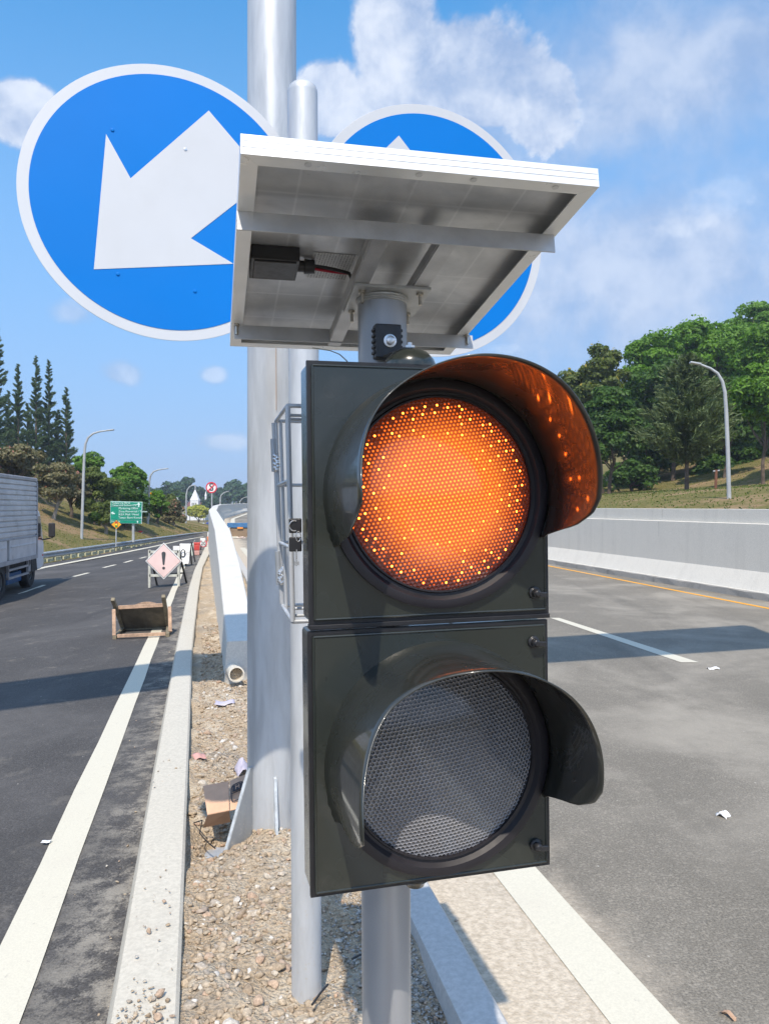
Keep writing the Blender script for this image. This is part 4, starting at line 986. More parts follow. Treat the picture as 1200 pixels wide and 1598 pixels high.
# ================================================================== THINGS ON THE MEDIAN
cb_ = thing('cardboard_box', 'torn brown cardboard box with a printed mark, lying in the pit beside the mast foot', 'box', G(350, 1280, .0))
def face(name, P_, mat, th=.004):
    a, b, c_ = P_[0], P_[1], P_[2]; n_ = (b-a).cross(c_-a).normalized(); mb = MB(); mb.prism(P_, n_*th); return mb.build(name, mat, cb_)
zt = .05
A1, A2, A3, A4 = W(317, 1226, 4.02), W(357, 1219, 4.0), W(358, 1265, 3.83), W(324, 1272, 3.86)
B1, B2, B3 = W(359, 1218.5, 4.0), W(386, 1207, 4.05), W(386, 1258, 3.86)
face('top_flap', [A1, A2, A3, A4], 'cardboard'); face('side_flap', [B1, B2, B3, A3+Vector((.004, 0, 0))], 'cardboard')
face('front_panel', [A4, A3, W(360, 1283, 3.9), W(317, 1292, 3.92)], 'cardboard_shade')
mk = (B2-B1).normalized(); mu = (B1-(A3+Vector((.004, 0, 0)))).normalized()
off = mk.cross(mu)*.006
mb = MB(); c0 = W(371, 1236, 3.93)+off; 
for k_ in range(28):
    a1_, a2_ = 2*math.pi*k_/28, 2*math.pi*(k_+1)/28
    def se(t): return c0+mk*.034*math.copysign(abs(math.cos(t))**.5, math.cos(t))+mu*.055*math.copysign(abs(math.sin(t))**.5, math.sin(t))
    mb.bar(se(a1_), se(a2_), .006, .0015, off)
mb.bar(c0-mk*.032, c0+mk*.032, .004, .0015, off); mb.box(c0+mu*.028, mk*.027, mu*.019, off.normalized()*.0007); mb.build('printed_mark', 'ink', cb_)
text_mesh('printed_letter', 'M', .034, c0+mu*.028+off.normalized()*.0012, mk, mu, 'cardboard', cb_, .0005, 'CENTER')

pv = thing('plastic_pipe', 'cut end of a cream plastic drain pipe under the nose of the white barrier', 'pipe', KK(-1.80, 9.38, .12))
mb = MB(); c0 = W(368, 1051, 7.1); ax = Vector((.35, -1, .05)).normalized()
mb.lathe(c0-ax*.3, ax, [(.060, 0), (.060, .30), (.062, .31), (.073, .315), (.073, .36), (.061, .362), (.058, .30), (.058, .02)], 28); mb.build('pipe', 'pvc', pv, smooth=True)
mb = MB(); mb.lathe(c0-ax*.02, ax, [(.057, 0), (.057, .005)], 20); mb.build('mud_plug', 'dirt', pv)
# small litter
def litter(name, label, cat, mat, px, py, z, w_, h_, rot, bend=.01):
    c0 = G(px, py, z); t_ = MB(); n_ = 7; a = Vector((math.cos(rot), math.sin(rot), 0)); b = Vector((-a.y, a.x, 0)); vsn = []
    rr_ = random.Random(int(px*7+py))
    for i in range(n_):
        for j in range(n_):
            u, v_ = i/(n_-1)-.5, j/(n_-1)-.5; vsn.append(c0+a*u*w_*(1+rr_.uniform(-.12, .12))+b*v_*h_*(1+rr_.uniform(-.12, .12))+Vector((0, 0, .008+bend*(math.sin(u*7+px)+math.cos(v_*6))*.8+rr_.uniform(0, bend*.5))))
    t_.add(vsn, [(i*n_+j, i*n_+j+1, (i+1)*n_+j+1, (i+1)*n_+j) for i in range(n_-1) for j in range(n_-1)]); o = t_.build(name, mat, smooth=True, origin=tuple(c0))
    so = o.modifiers.new('thickness', 'SOLIDIFY'); so.thickness = .0015; tag(o, label, cat); return o
litter('plastic_bag', 'crumpled greyish purple plastic scrap half buried above the cardboard box', 'plastic scrap', 'plastic_bag', 379, 1198, .07, .10, .16, .4, .03)
litter('paper_scrap', 'flat lilac paper scrap on the grey dirt below the plastic pipe', 'paper scrap', 'plastic_bag', 351, 1097, .07, .16, .12, .2)
litter('brick_chip', 'small flat red brick chip on the dirt beside the kerb', 'brick chip', 'barrier_pale', 310, 1181, .08, .08, .10, .5)
litter('paper_scrap', 'small crumpled white scrap lying alone on the right-hand road', 'paper scrap', 'board_white', 1128, 1274, .0, .055, .06, .7, .014)
litter('paper_scrap', 'tiny flat white scrap beyond the end of the dashed line', 'paper scrap', 'board_white', 1112, 1044, .0, .12, .05, .1)
litter('paper_scrap', 'tiny white scrap left of the white edge line on the left road', 'paper scrap', 'board_white', 73, 1315, -.03, .045, .03, .1, .002)
litter('dry_leaf', 'curled brown leaf at the bottom of the right-hand road', 'leaf', 'wood_light', 1136, 1587, 0, .018, .05, .5, .006)
for (a_, b_, lb) in (((487, 1568), (512, 1536), 'short black rod lying on the gravel at the foot of the pipe'), ((549, 1497), (572, 1487), 'short black rod poking out behind the signal pole')):
    mb = MB(); p0_, p1_ = G(*a_, .085), G(*b_, .09); mb.tube([p0_, p0_.lerp(p1_, .5)+Vector((0, 0, .003)), p1_], .0038, 8); o = mb.build('steel_rod', 'black_steel', smooth=True, origin=tuple(p0_)); tag(o, lb, 'rod')
mb = MB(); mb.tube([G(303, 1284, .05), G(316, 1280, .12), W(312, 1300, 3.85), W(322, 1312, 3.8), W(336, 1324, 3.75)], .003, 8); o = mb.build('cable', 'black_rubber', smooth=True, origin=tuple(G(303, 1284, .05))); tag(o, 'thin black cable looping out of the pit by the kerb', 'cable')
for i, (px_, py_, r_, lb) in enumerate(((233, 1452, .014, 'dark clod on the left kerb, upper of two'), (256, 1406, .010, 'small brown stone on the left kerb beside its joint'), (247, 1586, .016, 'brown stone on the left kerb at the bottom edge'), (250, 1548, .020, 'tan clod in the spilled soil on the left kerb'))):
    o = stones([(*G(px_, py_, .125+r_*.4),)+(r_,)], 'stone'); tag(o, lb, 'stone', 'stones lying on the left kerb')
def rockat(px_, py_, r_, lb):
    p = G(px_, py_, .08); o = stones([(p.x, p.y, .075, r_)], 'stone'); tag(o, lb, 'stone')
rockat(404, 1558, .024, 'large pale stone in the rubble left of the pipe foot'); rockat(549, 1447, .017, 'flat tan stone in the shade right of the pipe')

# ================================================================== ROADWORKS ON THE LEFT
def L(px_, py_, Y): return W(px_, py_, Y)
# distances of ground points on the left road
def gl(px_, py_): return GL(px_, py_)
# overturned wooden frame
pA, pB = gl(179, 998), gl(262, 994); pC, pD = gl(193, 984), gl(263, 981)
ot = thing('wooden_table', 'small wooden table tipped on its side over the white edge line', 'table', (pA+pB)/2)
up1 = Vector((0, 0, .025))
tl_, tr_ = W(186, 948, (pA.y+pC.y)/2), W(256, 944, (pB.y+pD.y)/2)
mb = MB(); nn = (pD-pC).cross(tl_-pC).normalized(); mb.prism([pC+up1, pD+up1, tr_, tl_], nn*.012); mb.build('table_top', 'plywood_dark', ot)
mb = MB(); mb.bar(tl_, tr_+(tr_-tl_)*.03, .035, .05); mb.build('apron', 'wood_light', ot, bevel=.003)
mb = MB(); mb.bar(pC+up1, pD+up1, .03, .045); mb.build('apron', 'wood_grey', ot, bevel=.003)
for a_, b_ in ((pC+up1, pA+up1), (pD+up1, pB+up1), (pC+up1, W(176.5, 935, pA.y+.15)), (pD+up1, W(255.5, 930, pB.y+.2))):
    mb = MB(); mb.bar(a_, b_, .05, .05); mb.build('leg', 'wood_grey', ot, bevel=.004)
mb = MB(); mb.bar(W(184, 992.5, pA.y+.0), W(259, 989, pB.y+.0), .03, .045); mb.build('stretcher', 'wood_light', ot, bevel=.003)
for a_, b_ in ((W(178.5, 992, pA.y+.02), W(178, 951, pA.y+.12)), (W(266, 986, pB.y+.15), W(265, 947, pB.y+.3))):
    mb = MB(); mb.bar(a_, b_, .045, .045); mb.build('side_batten', 'wood_light', ot, bevel=.003)
mb = MB(); q0, q1 = W(210, 944, pC.y), W(243, 941, pC.y); pts = [q0.lerp(q1, t)+Vector((0, 0, .03*math.sin(t*3.14))) for t in np.linspace(0, 1, 9)]; mb.prism(pts+[q1-Vector((0, 0, .02)), q0-Vector((0, 0, .02))], Vector((0, .02, 0))); mb.build('loose_board', 'wood_light', ot)

# exclamation sign on a trestle
f0, f1 = gl(234, 917), gl(279.5, 916); Yf = (f0.y+f1.y)/2
ex = thing('warning_sign', 'faded pink diamond sign with an exclamation mark on a pale trestle over the edge line', 'warning sign', (f0+f1)/2)
mb = MB(); wq = .05
for pxx in (234, 279.5): mb.bar(W(pxx, 917, Yf), W(pxx, 858, Yf), wq, wq, (0, 1, 0))
for pyy in (861, 898): mb.bar(W(234, pyy, Yf), W(279.5, pyy, Yf), wq, wq)
mb.build('trestle', 'cream_steel', ex)
for a_, b_ in (((281, 866), (292, 911)), ((236, 866), (246, 915))):
    mb = MB(); mb.bar(W(*a_, Yf+.03), W(b_[0], b_[1], Yf+.6), .035, .035); mb.build('back_leg', 'black_steel', ex)
mb = MB(); mb.bar(W(262, 896, Yf+.1), W(288, 894, Yf+.5), .03, .03); mb.build('brace', 'black_steel', ex)
dc_ = W(256, 875.5, Yf-.05); px1 = Yf/1200
def dia(r, z): return [dc_+Vector((math.cos(a)*r*px1, -z, math.sin(a)*r*px1)) for a in (0, math.pi/2, math.pi, 1.5*math.pi)]
mb = MB(); mb.prism(dia(28.5, 0), Vector((0, .01, 0))); mb.build('plate', 'board_white', ex, bevel=.004)
mb = MB(); mb.prism(dia(26.8, .003), Vector((0, .002, 0))); mb.build('border', 'faded_black', ex)
mb = MB(); mb.prism(dia(26.0, .006), Vector((0, .002, 0))); mb.build('face', 'sign_pink', ex)
mb = MB(); e0 = dc_+Vector((0, -.009, 0))
pr = [(-3.3, 11.5), (-2.4, 13.8), (0, 14.6), (2.4, 13.8), (3.3, 11.5), (1.3, -5.5), (0, -6.5), (-1.3, -5.5)]
mb.prism([e0+Vector((x*px1, 0, y*px1)) for x, y in pr], Vector((0, .002, 0))); mb.prism([e0+Vector((2.3*px1*math.cos(a), 0, (-11+2.3*math.sin(a))*px1)) for a in np.linspace(0, 6.283, 17)[:-1]], Vector((0, .002, 0))); mb.build('exclamation_mark', 'faded_black', ex)

# white distance boards behind it
f0 = gl(290, 884); Yb = f0.y
wb = thing('sign_board', 'white board leaning on black legs, lettered 0 KM, behind the diamond warning sign', 'sign board', f0)
mb = MB(); mb.prism([W(281, 848.5, Yb+.15), W(297.5, 848.5, Yb+.15), W(294.5, 879.5, Yb-.1), W(283.5, 879.5, Yb-.1)], Vector((0, .02, 0))); bd = mb.build('board', 'board_white', wb, bevel=.004)
nrm = Vector((0, -1, .25)).normalized()
text_mesh('lettering', '0', .34, W(281.3, 864, Yb-.03), (1, 0, 0), (0, .2, 1), 'faded_black', wb, .002); text_mesh('lettering', 'KM', .12, W(287, 863, Yb-.03), (1, 0, 0), (0, .2, 1), 'faded_black', wb, .002)
for a_, b_ in (((282, 850), (284, 882)), ((297, 850), (299.5, 881)), ((299, 846), (305, 877)), ((288, 872), (292, 890))):
    mb = MB(); mb.bar(W(*a_, Yb+.2), W(b_[0], b_[1], Yb+.2), .035, .035); mb.build('leg', 'black_steel', wb)
g0 = gl(300, 878); mb = MB(); mb.prism([W(297.5, 848, g0.y), W(301.5, 848, g0.y), W(300, 867, g0.y), W(298, 867, g0.y)], Vector((.02, .03, 0))); o = mb.build('sign_board', 'board_mint', origin=tuple(g0)); tag(o, 'narrow pale green board edge seen just right of the white board', 'sign board')
g0 = gl(276, 882); g0 = Vector((W(276, 860, g0.y).x, g0.y, g0.z)); t_ = thing('sign_board', 'low white board half hidden behind the tip of the diamond sign', 'sign board', g0)
mb = MB(); mb.prism([W(270.5, 852, g0.y+.6), W(282, 852, g0.y+.6), W(282, 858.5, g0.y+.6), W(270.5, 858.5, g0.y+.6)], Vector((0, .02, 0))); mb.build('board', 'board_white', t_)
mb = MB(); 
for pxx in (271.5, 281):
    mb = MB(); mb.bar(W(pxx, 858, g0.y+.6), W(pxx, 876, g0.y+.6), .04, .04, (0, 1, 0)); mb.build('leg', 'grey_back', t_)
# red plastic barrier
g0 = gl(307.5, 866.5); Yb = g0.y; rb_ = thing('plastic_barrier', 'red plastic traffic barrier with a faded pale foot beside the kerb', 'barrier', g0)
mb = MB()
for (u0, u1, v0, v1, mi) in ((302.3, 313, 846.5, 850, 0), (302.8, 312.2, 850, 859, 0)):
    mb.hexa([W(u0+.5, v1, Yb), W(u1-.3, v1, Yb), W(u1-.3, v1, Yb+.5), W(u0+.5, v1, Yb+.5), W(u0, v0, Yb), W(u1, v0, Yb), W(u1, v0, Yb+.5), W(u0, v0, Yb+.5)], 0)
mb.build('body', 'barrier_red', rb_, bevel=.02)
mb = MB(); mb.hexa([W(304, 866.5, Yb), W(311.5, 866.5, Yb), W(312.5, 866.5, Yb+.6), W(305, 866.5, Yb+.6), W(303.2, 859.2, Yb), W(312, 859.2, Yb), W(312, 859.2, Yb+.5), W(303.2, 859.2, Yb+.5)]); mb.build('foot', 'barrier_pale', rb_, bevel=.02)
# round limit sign with plate, orange barrier
g0 = gl(318, 858); Yb = g0.y; rs = thing('speed_sign', 'round red-rimmed white sign under a white plate, past the red barrier', 'road sign', g0)
def disc(px_, py_, rpx, Y, mat, name, parent, dz=0., k=40):
    c0 = W(px_, py_, Y)-Vector((0, dz, 0)); mb = MB(); mb.prism([c0+Vector((rpx*Y/1200*math.cos(2*math.pi*i/k), 0, rpx*Y/1200*math.sin(2*math.pi*i/k))) for i in range(k)], Vector((0, .006, 0))); return mb.build(name, mat, parent)
disc(317.8, 848, 5.8, Yb, 'sign_red', 'rim', rs); disc(317.6, 848, 4.6, Yb, 'board_white', 'face', rs, .01)
text_mesh('lettering', '20', .20, W(317.6, 848, Yb-.03), (1, 0, 0), (0, 0, 1), 'faded_black', rs, .002, 'CENTER')
mb = MB(); mb.abox(W(313, 0, Yb).x, W(321, 0, Yb).x, Yb-.01, Yb+.01, W(0, 843.5, Yb).z, W(0, 839.5, Yb).z); mb.build('plate', 'board_white', rs)
for a_, b_, d_ in (((315, 850), (313.5, 858), .05), ((321, 850), (323.5, 857), .2)):
    mb = MB(); mb.bar(W(*a_, Yb+.05), W(*b_, Yb+d_), .04, .04); mb.build('leg', 'black_steel', rs)
g0 = gl(326.5, 848); Yb = g0.y; t_ = thing('plastic_barrier', 'orange plastic barrier with a white top, tilted against the concrete barrier', 'barrier', g0)
mb = MB(); mb.hexa([W(324.5, 848, Yb), W(331, 848, Yb), W(331, 848, Yb+.6), W(324.5, 848, Yb+.6), W(323, 838, Yb), W(329.5, 834.5, Yb), W(329.5, 834.5, Yb+.5), W(323, 838, Yb+.5)]); mb.build('body', 'barrier_orange', t_, bevel=.03)
mb = MB(); mb.abox(W(324, 0, Yb).x, W(330.5, 0, Yb).x, Yb, Yb+.5, W(0, 838, Yb).z, W(0, 830.5, Yb).z); mb.build('top', 'board_white', t_, bevel=.03)
# no stopping sign
Yn = 37.0; t_ = thing('no_stopping_sign', 'round sign with a black S crossed by a red bar', 'road sign', (W(330.8, 0, Yn).x, Yn, -.1))
c0 = W(330.3, 760.8, Yn); rr_ = 8.7*Yn/1200
def annulus(c, r0, r1, mat, name, dz, parent, k=40):
    mb = MB(); o = []
    for i in range(k):
        a = 2*math.pi*i/k
        for r in (r0, r1):
            for d in (0, .006): o.append(c+Vector((r*math.cos(a), d-dz, r*math.sin(a))))
    f = []
    for i in range(k): j = (i+1) % k; f += [(4*i, 4*j, 4*j+2, 4*i+2), (4*i+1, 4*i+3, 4*j+3, 4*j+1), (4*i+2, 4*j+2, 4*j+3, 4*i+3), (4*i, 4*i+1, 4*j+1, 4*j)]
    mb.add(o, f); return mb.build(name, mat, parent)
disc(330.3, 760.8, 8.4, Yn, 'board_white', 'plate', t_); annulus(c0, rr_*.80, rr_, 'sign_red', 'rim', .012, t_)
text_mesh('letter', 'S', .52, c0+Vector((0, -.016, .01)), (1, 0, 0), (0, 0, 1), 'faded_black', t_, .004, 'CENTER', 1.05)
mb = MB(); mb.bar(c0+Vector((-rr_*.58, -.028, -rr_*.58)), c0+Vector((rr_*.58, -.028, rr_*.58)), .05, .004, (0, 1, 0)); mb.build('red_bar', 'sign_red', t_)
mb = MB(); mb.tube([(W(330.8, 0, Yn).x, Yn+.03, -.2), (W(330.8, 0, Yn).x, Yn+.03, c0.z)], .03, 10); mb.build('pole', 'lamp_grey', t_)
mb = MB(); 
# barricade across the ramp
Yq = KK(0, 52, 0).y; t_ = thing('road_barricade', 'brown stained concrete barricade topped by a blue beam, closing the ramp past the mast', 'barricade', W(385, 850, Yq))
mb = MB(); mb.abox(W(359, 0, Yq).x, W(450, 0, Yq).x, Yq, Yq+.5, -.05, W(0, 823.5, Yq).z); mb.build('block', 'brown_concrete', t_, bevel=.03)
mb = MB(); mb.abox(W(355, 0, Yq).x, W(452, 0, Yq).x, Yq-.05, Yq+.2, W(0, 823.3, Yq).z, W(0, 816, Yq).z); mb.build('beam', 'plank_blue', t_, bevel=.01)
mb = MB(); mb.abox(W(371, 0, Yq).x, W(380, 0, Yq).x, Yq-.08, Yq-.052, W(0, 825, Yq).z, W(0, 822.5, Yq).z); mb.build('reflector', 'orange_reflector', t_)
for (px_, py_, sc_) in ((386, 851, 1.), (376, 852, .6)):
    items = [(W(px_, py_, Yq-1.2).x+random.uniform(-.3, .3)*sc_, Yq-1.2+random.uniform(-.2, .2), random.uniform(.0, .15), random.uniform(.1, .2)*sc_) for _ in range(7)]
    o = stones(items, 'rag_heap', 'cloth_pale'); tag(o, 'pale heap of rags at the foot of the brown barricade, ' + ('larger one by the mast' if sc_ == 1 else 'smaller one to its left'), 'rags')

# ---- signs beyond the guard rail
Yg = 35.; t_ = thing('direction_board', 'large green road direction board with white lettering and arrows', 'direction board', W(208, 846, 35))
q00, q10, q11, q01 = W(172.5, 816.5, Yg), W(221.3, 817.5, Yg), W(222.5, 783.3, Yg), W(173, 782, Yg)
mb = MB(); mb.prism([q00, q10, q11, q01], Vector((0, .05, 0))); mb.build('board_edge', 'sign_text', t_)
def BQ(u, v_, d=0): return (q00.lerp(q10, u)).lerp(q01.lerp(q11, u), v_)+Vector((0, -d, 0))
mb = MB()
for (u0, u1, v0, v1) in ((.012, .988, .765, .98), (.012, .988, .165, .745), (.012, .988, .02, .145)): mb.prism([BQ(u0, v0, .02), BQ(u1, v0, .02), BQ(u1, v1, .02), BQ(u0, v1, .02)], Vector((0, .012, 0)))
mb.build('green_panel', 'sign_green', t_)
for tx, u, v_, sz in (('Padalarang Barat', .05, .92, .125), ('Cimareme Industri PIP', .05, .815, .125), ('Marketing Office', .27, .68, .13), ('Zona Komersial / Taman', .27, .54, .13), ('IKEA Mall / Hotel', .27, .40, .13), ('Taman Bumi Kumala', .27, .26, .13), ('Putar Balik', .05, .08, .09)):
    text_mesh('lettering', tx, sz, BQ(u, v_, .035), (1, 0, 0), (0, 0, 1), 'sign_text', t_, .004)
def arrow(u, v_, s_, rot):
    P_ = [(-.5, 0), (0, .6), (.5, 0), (.18, 0), (.18, -.6), (-.18, -.6), (-.18, 0)]; c0 = BQ(u, v_, .035); ca, sa = math.cos(rot), math.sin(rot)
    mb = MB(); mb.prism([c0+Vector(((x*ca-y*sa)*s_, 0, (x*sa+y*ca)*s_)) for x, y in P_], Vector((0, .006, 0))); mb.build('arrow', 'sign_text', t_)
arrow(.9, .87, .17, 0); arrow(.09, .46, .15, R(70)); arrow(.88, .085, .09, 0)
mb = MB(); 
for px_ in (208.5,): mb.tube([W(px_, 846, Yg+.12), W(px_, 784, Yg+.12)], .06, 12)
mb.build('post', 'lamp_grey', t_, smooth=True)
Ya = 33.; t_ = thing('signal_ahead_sign', 'orange diamond sign showing a small traffic signal, in front of the green board', 'warning sign', W(181.5, 852, Ya))
dc_ = W(182.2, 818.5, Ya); px1 = Ya/1200
mb = MB(); mb.prism([dc_+Vector((math.cos(a)*8.2*px1, 0, math.sin(a)*7.4*px1)) for a in (0, 1.5708, 3.1416, 4.7124)], Vector((0, .01, 0))); mb.build('plate', 'faded_black', t_)
mb = MB(); mb.prism([dc_+Vector((math.cos(a)*7.6*px1, -.004, math.sin(a)*6.8*px1)) for a in (0, 1.5708, 3.1416, 4.7124)], Vector((0, .003, 0))); mb.build('face', 'sign_amber', t_)
mb = MB(); mb.abox(dc_.x-2.1*px1, dc_.x+2.1*px1, dc_.y-.009, dc_.y-.005, dc_.z-4.6*px1, dc_.z+4.9*px1); mb.build('signal_symbol', 'faded_black', t_)
for i, (mt, yo) in enumerate((('light_red', 3.0), ('light_yellow', 0), ('light_green', -3.0))):
    mb = MB(); mb.prism([dc_+Vector((1.7*px1*math.cos(a), -.014, (yo+1.5*math.sin(a))*px1)) for a in np.linspace(0, 6.283, 15)[:-1]], Vector((0, .003, 0))); mb.build('lamp_symbol', mt, t_)
mb = MB(); mb.tube([W(181.6, 853, Ya+.03), W(182, 820, Ya+.03)], .028, 10); mb.build('post', 'lamp_grey', t_)
Ya = 44.; t_ = thing('notice_board', 'small white notice board with a red top on the grass right of the green board', 'notice board', W(219.8, 842, Ya))
mb = MB(); mb.prism([W(216.8, 836, Ya), W(222.6, 836, Ya), W(222.6, 831, Ya), W(216.8, 831, Ya)], Vector((0, .03, 0))); mb.build('board', 'board_white', t_)
mb = MB(); mb.prism([W(216.8, 831, Ya-.01), W(222.6, 831, Ya-.01), W(222.6, 828.4, Ya-.01), W(216.8, 828.4, Ya-.01)], Vector((0, .03, 0))); mb.build('red_strip', 'sign_red', t_)
mb = MB(); mb.tube([W(219.8, 844, Ya+.03), W(219.8, 830, Ya+.03)], .03, 8); mb.build('post', 'lamp_grey', t_)
# yellow sign high behind the lamp
Ya = 50.; t_ = thing('warning_sign', 'small orange sign high on a thin pole beside the second street lamp', 'warning sign', W(233.5, 842, Ya))
mb = MB(); c0 = W(236, 773.5, Ya); mb.prism([c0+Vector((3.2*Ya/1200*math.cos(a), 0, 5.2*Ya/1200*math.sin(a))) for a in np.linspace(0, 6.283, 9)[:-1]], Vector((0, .03, 0))); mb.build('plate', 'sign_amber', t_)
mb = MB(); mb.tube([W(233.5, 845, Ya+.04), W(234.2, 770, Ya+.04)], .04, 8); mb.build('post', 'lamp_grey', t_)

# ---- street lamps
def lamp(pts, Y, r0, label, base_z=None, name='street_lamp'):
    P = [W(px_, py_, Y+dy) for px_, py_, dy in pts]
    t_ = thing(name, label, 'street lamp', P[0], 'street lamps along the roads')
    mb = MB(); n = len(P); mb.tube(P[:-1], [r0*(1-.55*i/(n-1)) for i in range(n-1)], 12); mb.build('pole', 'lamp_grey', t_, smooth=True)
    mb = MB(); d = (P[-1]-P[-2]).normalized(); mb.bar(P[-2]-d*.05, P[-1], r0*2.4, r0*.9); mb.build('lamp_head', 'lamp_grey', t_, bevel=r0*.3)
    return t_
lamp([(127.5, 858, 0), (131, 740, 0), (132.5, 706, 0), (134, 693, 0), (138, 683, 0), (146, 676.5, 0), (156, 673.5, 0), (168, 671.8, 0), (178.5, 670.5, 0)], 36, .068, 'tall curved street lamp rising in front of the left trees, nearest of the left lamps')
lamp([(230, 846, 0), (232.5, 780, 0), (233.5, 752, 0), (235.5, 742, 0), (240, 736, 0), (248, 733, 0), (255, 732, 0), (263, 731, 0)], 48, .07, 'slim curved street lamp just right of the green direction board')
lamp([(290, 838, 0), (291, 790, 0), (291.2, 772, 0), (293, 764, 0), (297, 759, 0), (301, 757.6, 0), (305.5, 757, 0)], 62, .075, 'curved street lamp standing left of the white church tower')
lamp([(278.6, 790, 0), (278.4, 780, 0), (277, 777, 0), (274, 775.5, 0), (269, 775, 0)], 110, .09, 'small far street lamp with its arm bent to the left of the church')
lamp([(344, 800, 0), (344.2, 778, 0), (345.5, 773, 0), (349, 769.5, 0), (353.5, 767.6, 0), (358, 766.5, 0)], 78, .08, 'curved street lamp behind the barrier right of the crossed S sign')
lamp([(374, 795, 0), (374.8, 783, 0), (377.5, 779, 0), (381, 776.7, 0), (386, 775.5, 0)], 100, .08, 'farthest curved street lamp on the ramp, close to the mast')
lamp([(1138.5, 830, 0), (1135, 700, 0), (1132.5, 640, 0), (1130.5, 612, 0), (1126.5, 595, 0), (1119, 582.5, 0), (1108, 575, 0), (1090, 568, 0), (1076, 565.5, 0)], 22, .062, 'curved grey street lamp behind the right-hand wall in front of the dark green trees')
t_ = thing('utility_post', 'short rusty brown post with a small crosspiece behind the right-hand wall', 'post', W(1115, 795, 30)); mb = MB(); mb.tube([W(1114, 830, 30), W(1117, 733, 30)], .055, 8); mb.build('post', 'post_brown', t_)
mb = MB(); mb.bar(W(1112, 735, 30), W(1122, 734, 30), .05, .05); mb.build('crosspiece', 'lamp_grey', t_)

# ================================================================== TRUCK
SD = Vector((-.180, .984, 0)).normalized(); SR = Vector((SD.y, -SD.x, 0))
def TS(t, lat, z): # t: along the truck from its right rear reference, lat: to the right, z above road (2.2 m units)
    p = Vector((-5.59-.183*17.8+0, 17.8, 0)); p = Vector((-8.85, 17.8, 0))+SD*t+SR*lat; return SL(p.x, p.y, z)
tk = thing('box_truck', 'grey corrugated box truck with a white cab driving away on the left road', 'truck', TS(0, -1, 0))
def tbox(mb, t0, t1, l0, l1, z0, z1, mi=0): mb.hexa([TS(t0, l0, z0), TS(t0, l1, z0), TS(t1, l1, z0), TS(t1, l0, z0), TS(t0, l0, z1), TS(t0, l1, z1), TS(t1, l1, z1), TS(t1, l0, z1)], mi)
T0, T1, WD = -1.9, 3.06, -2.15
mb = MB(); tbox(mb, T0, T1, WD, -.02, 1.42, 2.86); bx_ = mb.build('cargo_box', 'truck_grey', tk)
mb = MB(); z = 1.46
while z < 2.80: tbox(mb, T0, T1-.04, -.02, .012, z, z+.10); z += .128
mb.build('corrugation', 'truck_grey', bx_, bevel=.01)
mb = MB(); tbox(mb, T0-.02, T1+.03, WD-.03, .02, 2.86, 2.96); mb.build('roof_cap', 'truck_roof', tk, bevel=.02)
mb = MB(); tbox(mb, T1-.04, T1+.03, -.05, .03, .85, 2.86); tbox(mb, T0, T1+.03, -.03, .03, 1.38, 1.42); mb.build('corner_post', 'truck_roof', bx_, bevel=.01)
mb = MB()
for t0_, t1_ in ((-1.85, -.9), (-.82, .35), (.55, 2.96)): 
    tbox(mb, t0_, t1_, -.06, .02, .90, 1.38); tbox(mb, t0_+.08, t1_-.08, .02, .035, 1.20, 1.24)
ds = mb.build('drop_side', 'truck_grey', tk, bevel=.012)
mb = MB(); tbox(mb, T0, T1, WD, .0, .80, .90); tbox(mb, T0, T1, WD+.2, -.25, .55, .8)
mb.build('chassis', 'chassis_black', tk)
mb = MB(); tbox(mb, T0, T1, -.02, .03, .80, .90); 
for z in (.42, .62): tbox(mb, .75, 2.55, -.12, -.06, z, z+.05)
for q in (.75, 2.5): tbox(mb, q, q+.05, -.12, -.06, .42, .82)
mb.build('side_guard', 'truck_roof', tk)
mb = MB(); tbox(mb, 1.5, 2.75, -.9, -.3, .22, .5); mb.build('fuel_tank', 'truck_blue', tk, bevel=.03)
def wheel(t, lat, r=.40, w_=.24, name='wheel'):
    c0 = TS(t, lat, r*1.0); mb = MB(); mb.lathe(c0-SR*w_/2, SR, [(r*.55*S, 0), (r*.93*S, .0), (r*S, .03), (r*S, w_-.03), (r*.93*S, w_), (r*.58*S, w_), (r*.55*S, w_-.04)], 32); wh = mb.build('wheel', 'tyre', tk, smooth=True)
    mb = MB(); mb.lathe(c0+SR*(w_/2-.05), SR, [(r*.56*S, 0), (r*.5*S, .015), (r*.3*S, -.03), (r*.18*S, .02), (.01, .03)], 24); mb.build('rim', 'rim', wh, smooth=True)
wheel(.05, -.18, .42, .26); wheel(.05, WD+.15, .42, .26); wheel(3.22, -.30, .42, .22); wheel(3.22, WD+.27, .42, .22)
# cab
CX0, CX1, cl, cr_ = 3.12, 4.55, WD+.12, -.17
prof = [(CX0, .42), (CX1-.35, .42), (CX1-.02, .50), (CX1, 1.1), (CX1-.10, 1.30), (CX1-.42, 2.0), (CX1-.55, 2.08), (CX0, 2.12)]
mb = MB(); mb.prism([TS(t, cr_, z) for t, z in prof], SR*(cl-cr_)*S); cab = mb.build('cab', 'truck_white', tk, bevel=.04)
mb = MB(); mb.prism([TS(t, cr_+.006, z) for t, z in ((CX0+.28, 1.28), (CX1-.25, 1.24), (CX1-.50, 1.92), (CX0+.28, 1.95))], SR*.01); mb.build('side_window', 'glass_dark', cab)
mb = MB(); mb.prism([TS(t, cr_+.006, z) for t, z in ((CX0+.02, .42), (CX0+.62, .42), (CX0+.5, .86), (CX0+.02, .92))], SR*.01); mb.build('wheel_arch', 'chassis_black', cab)
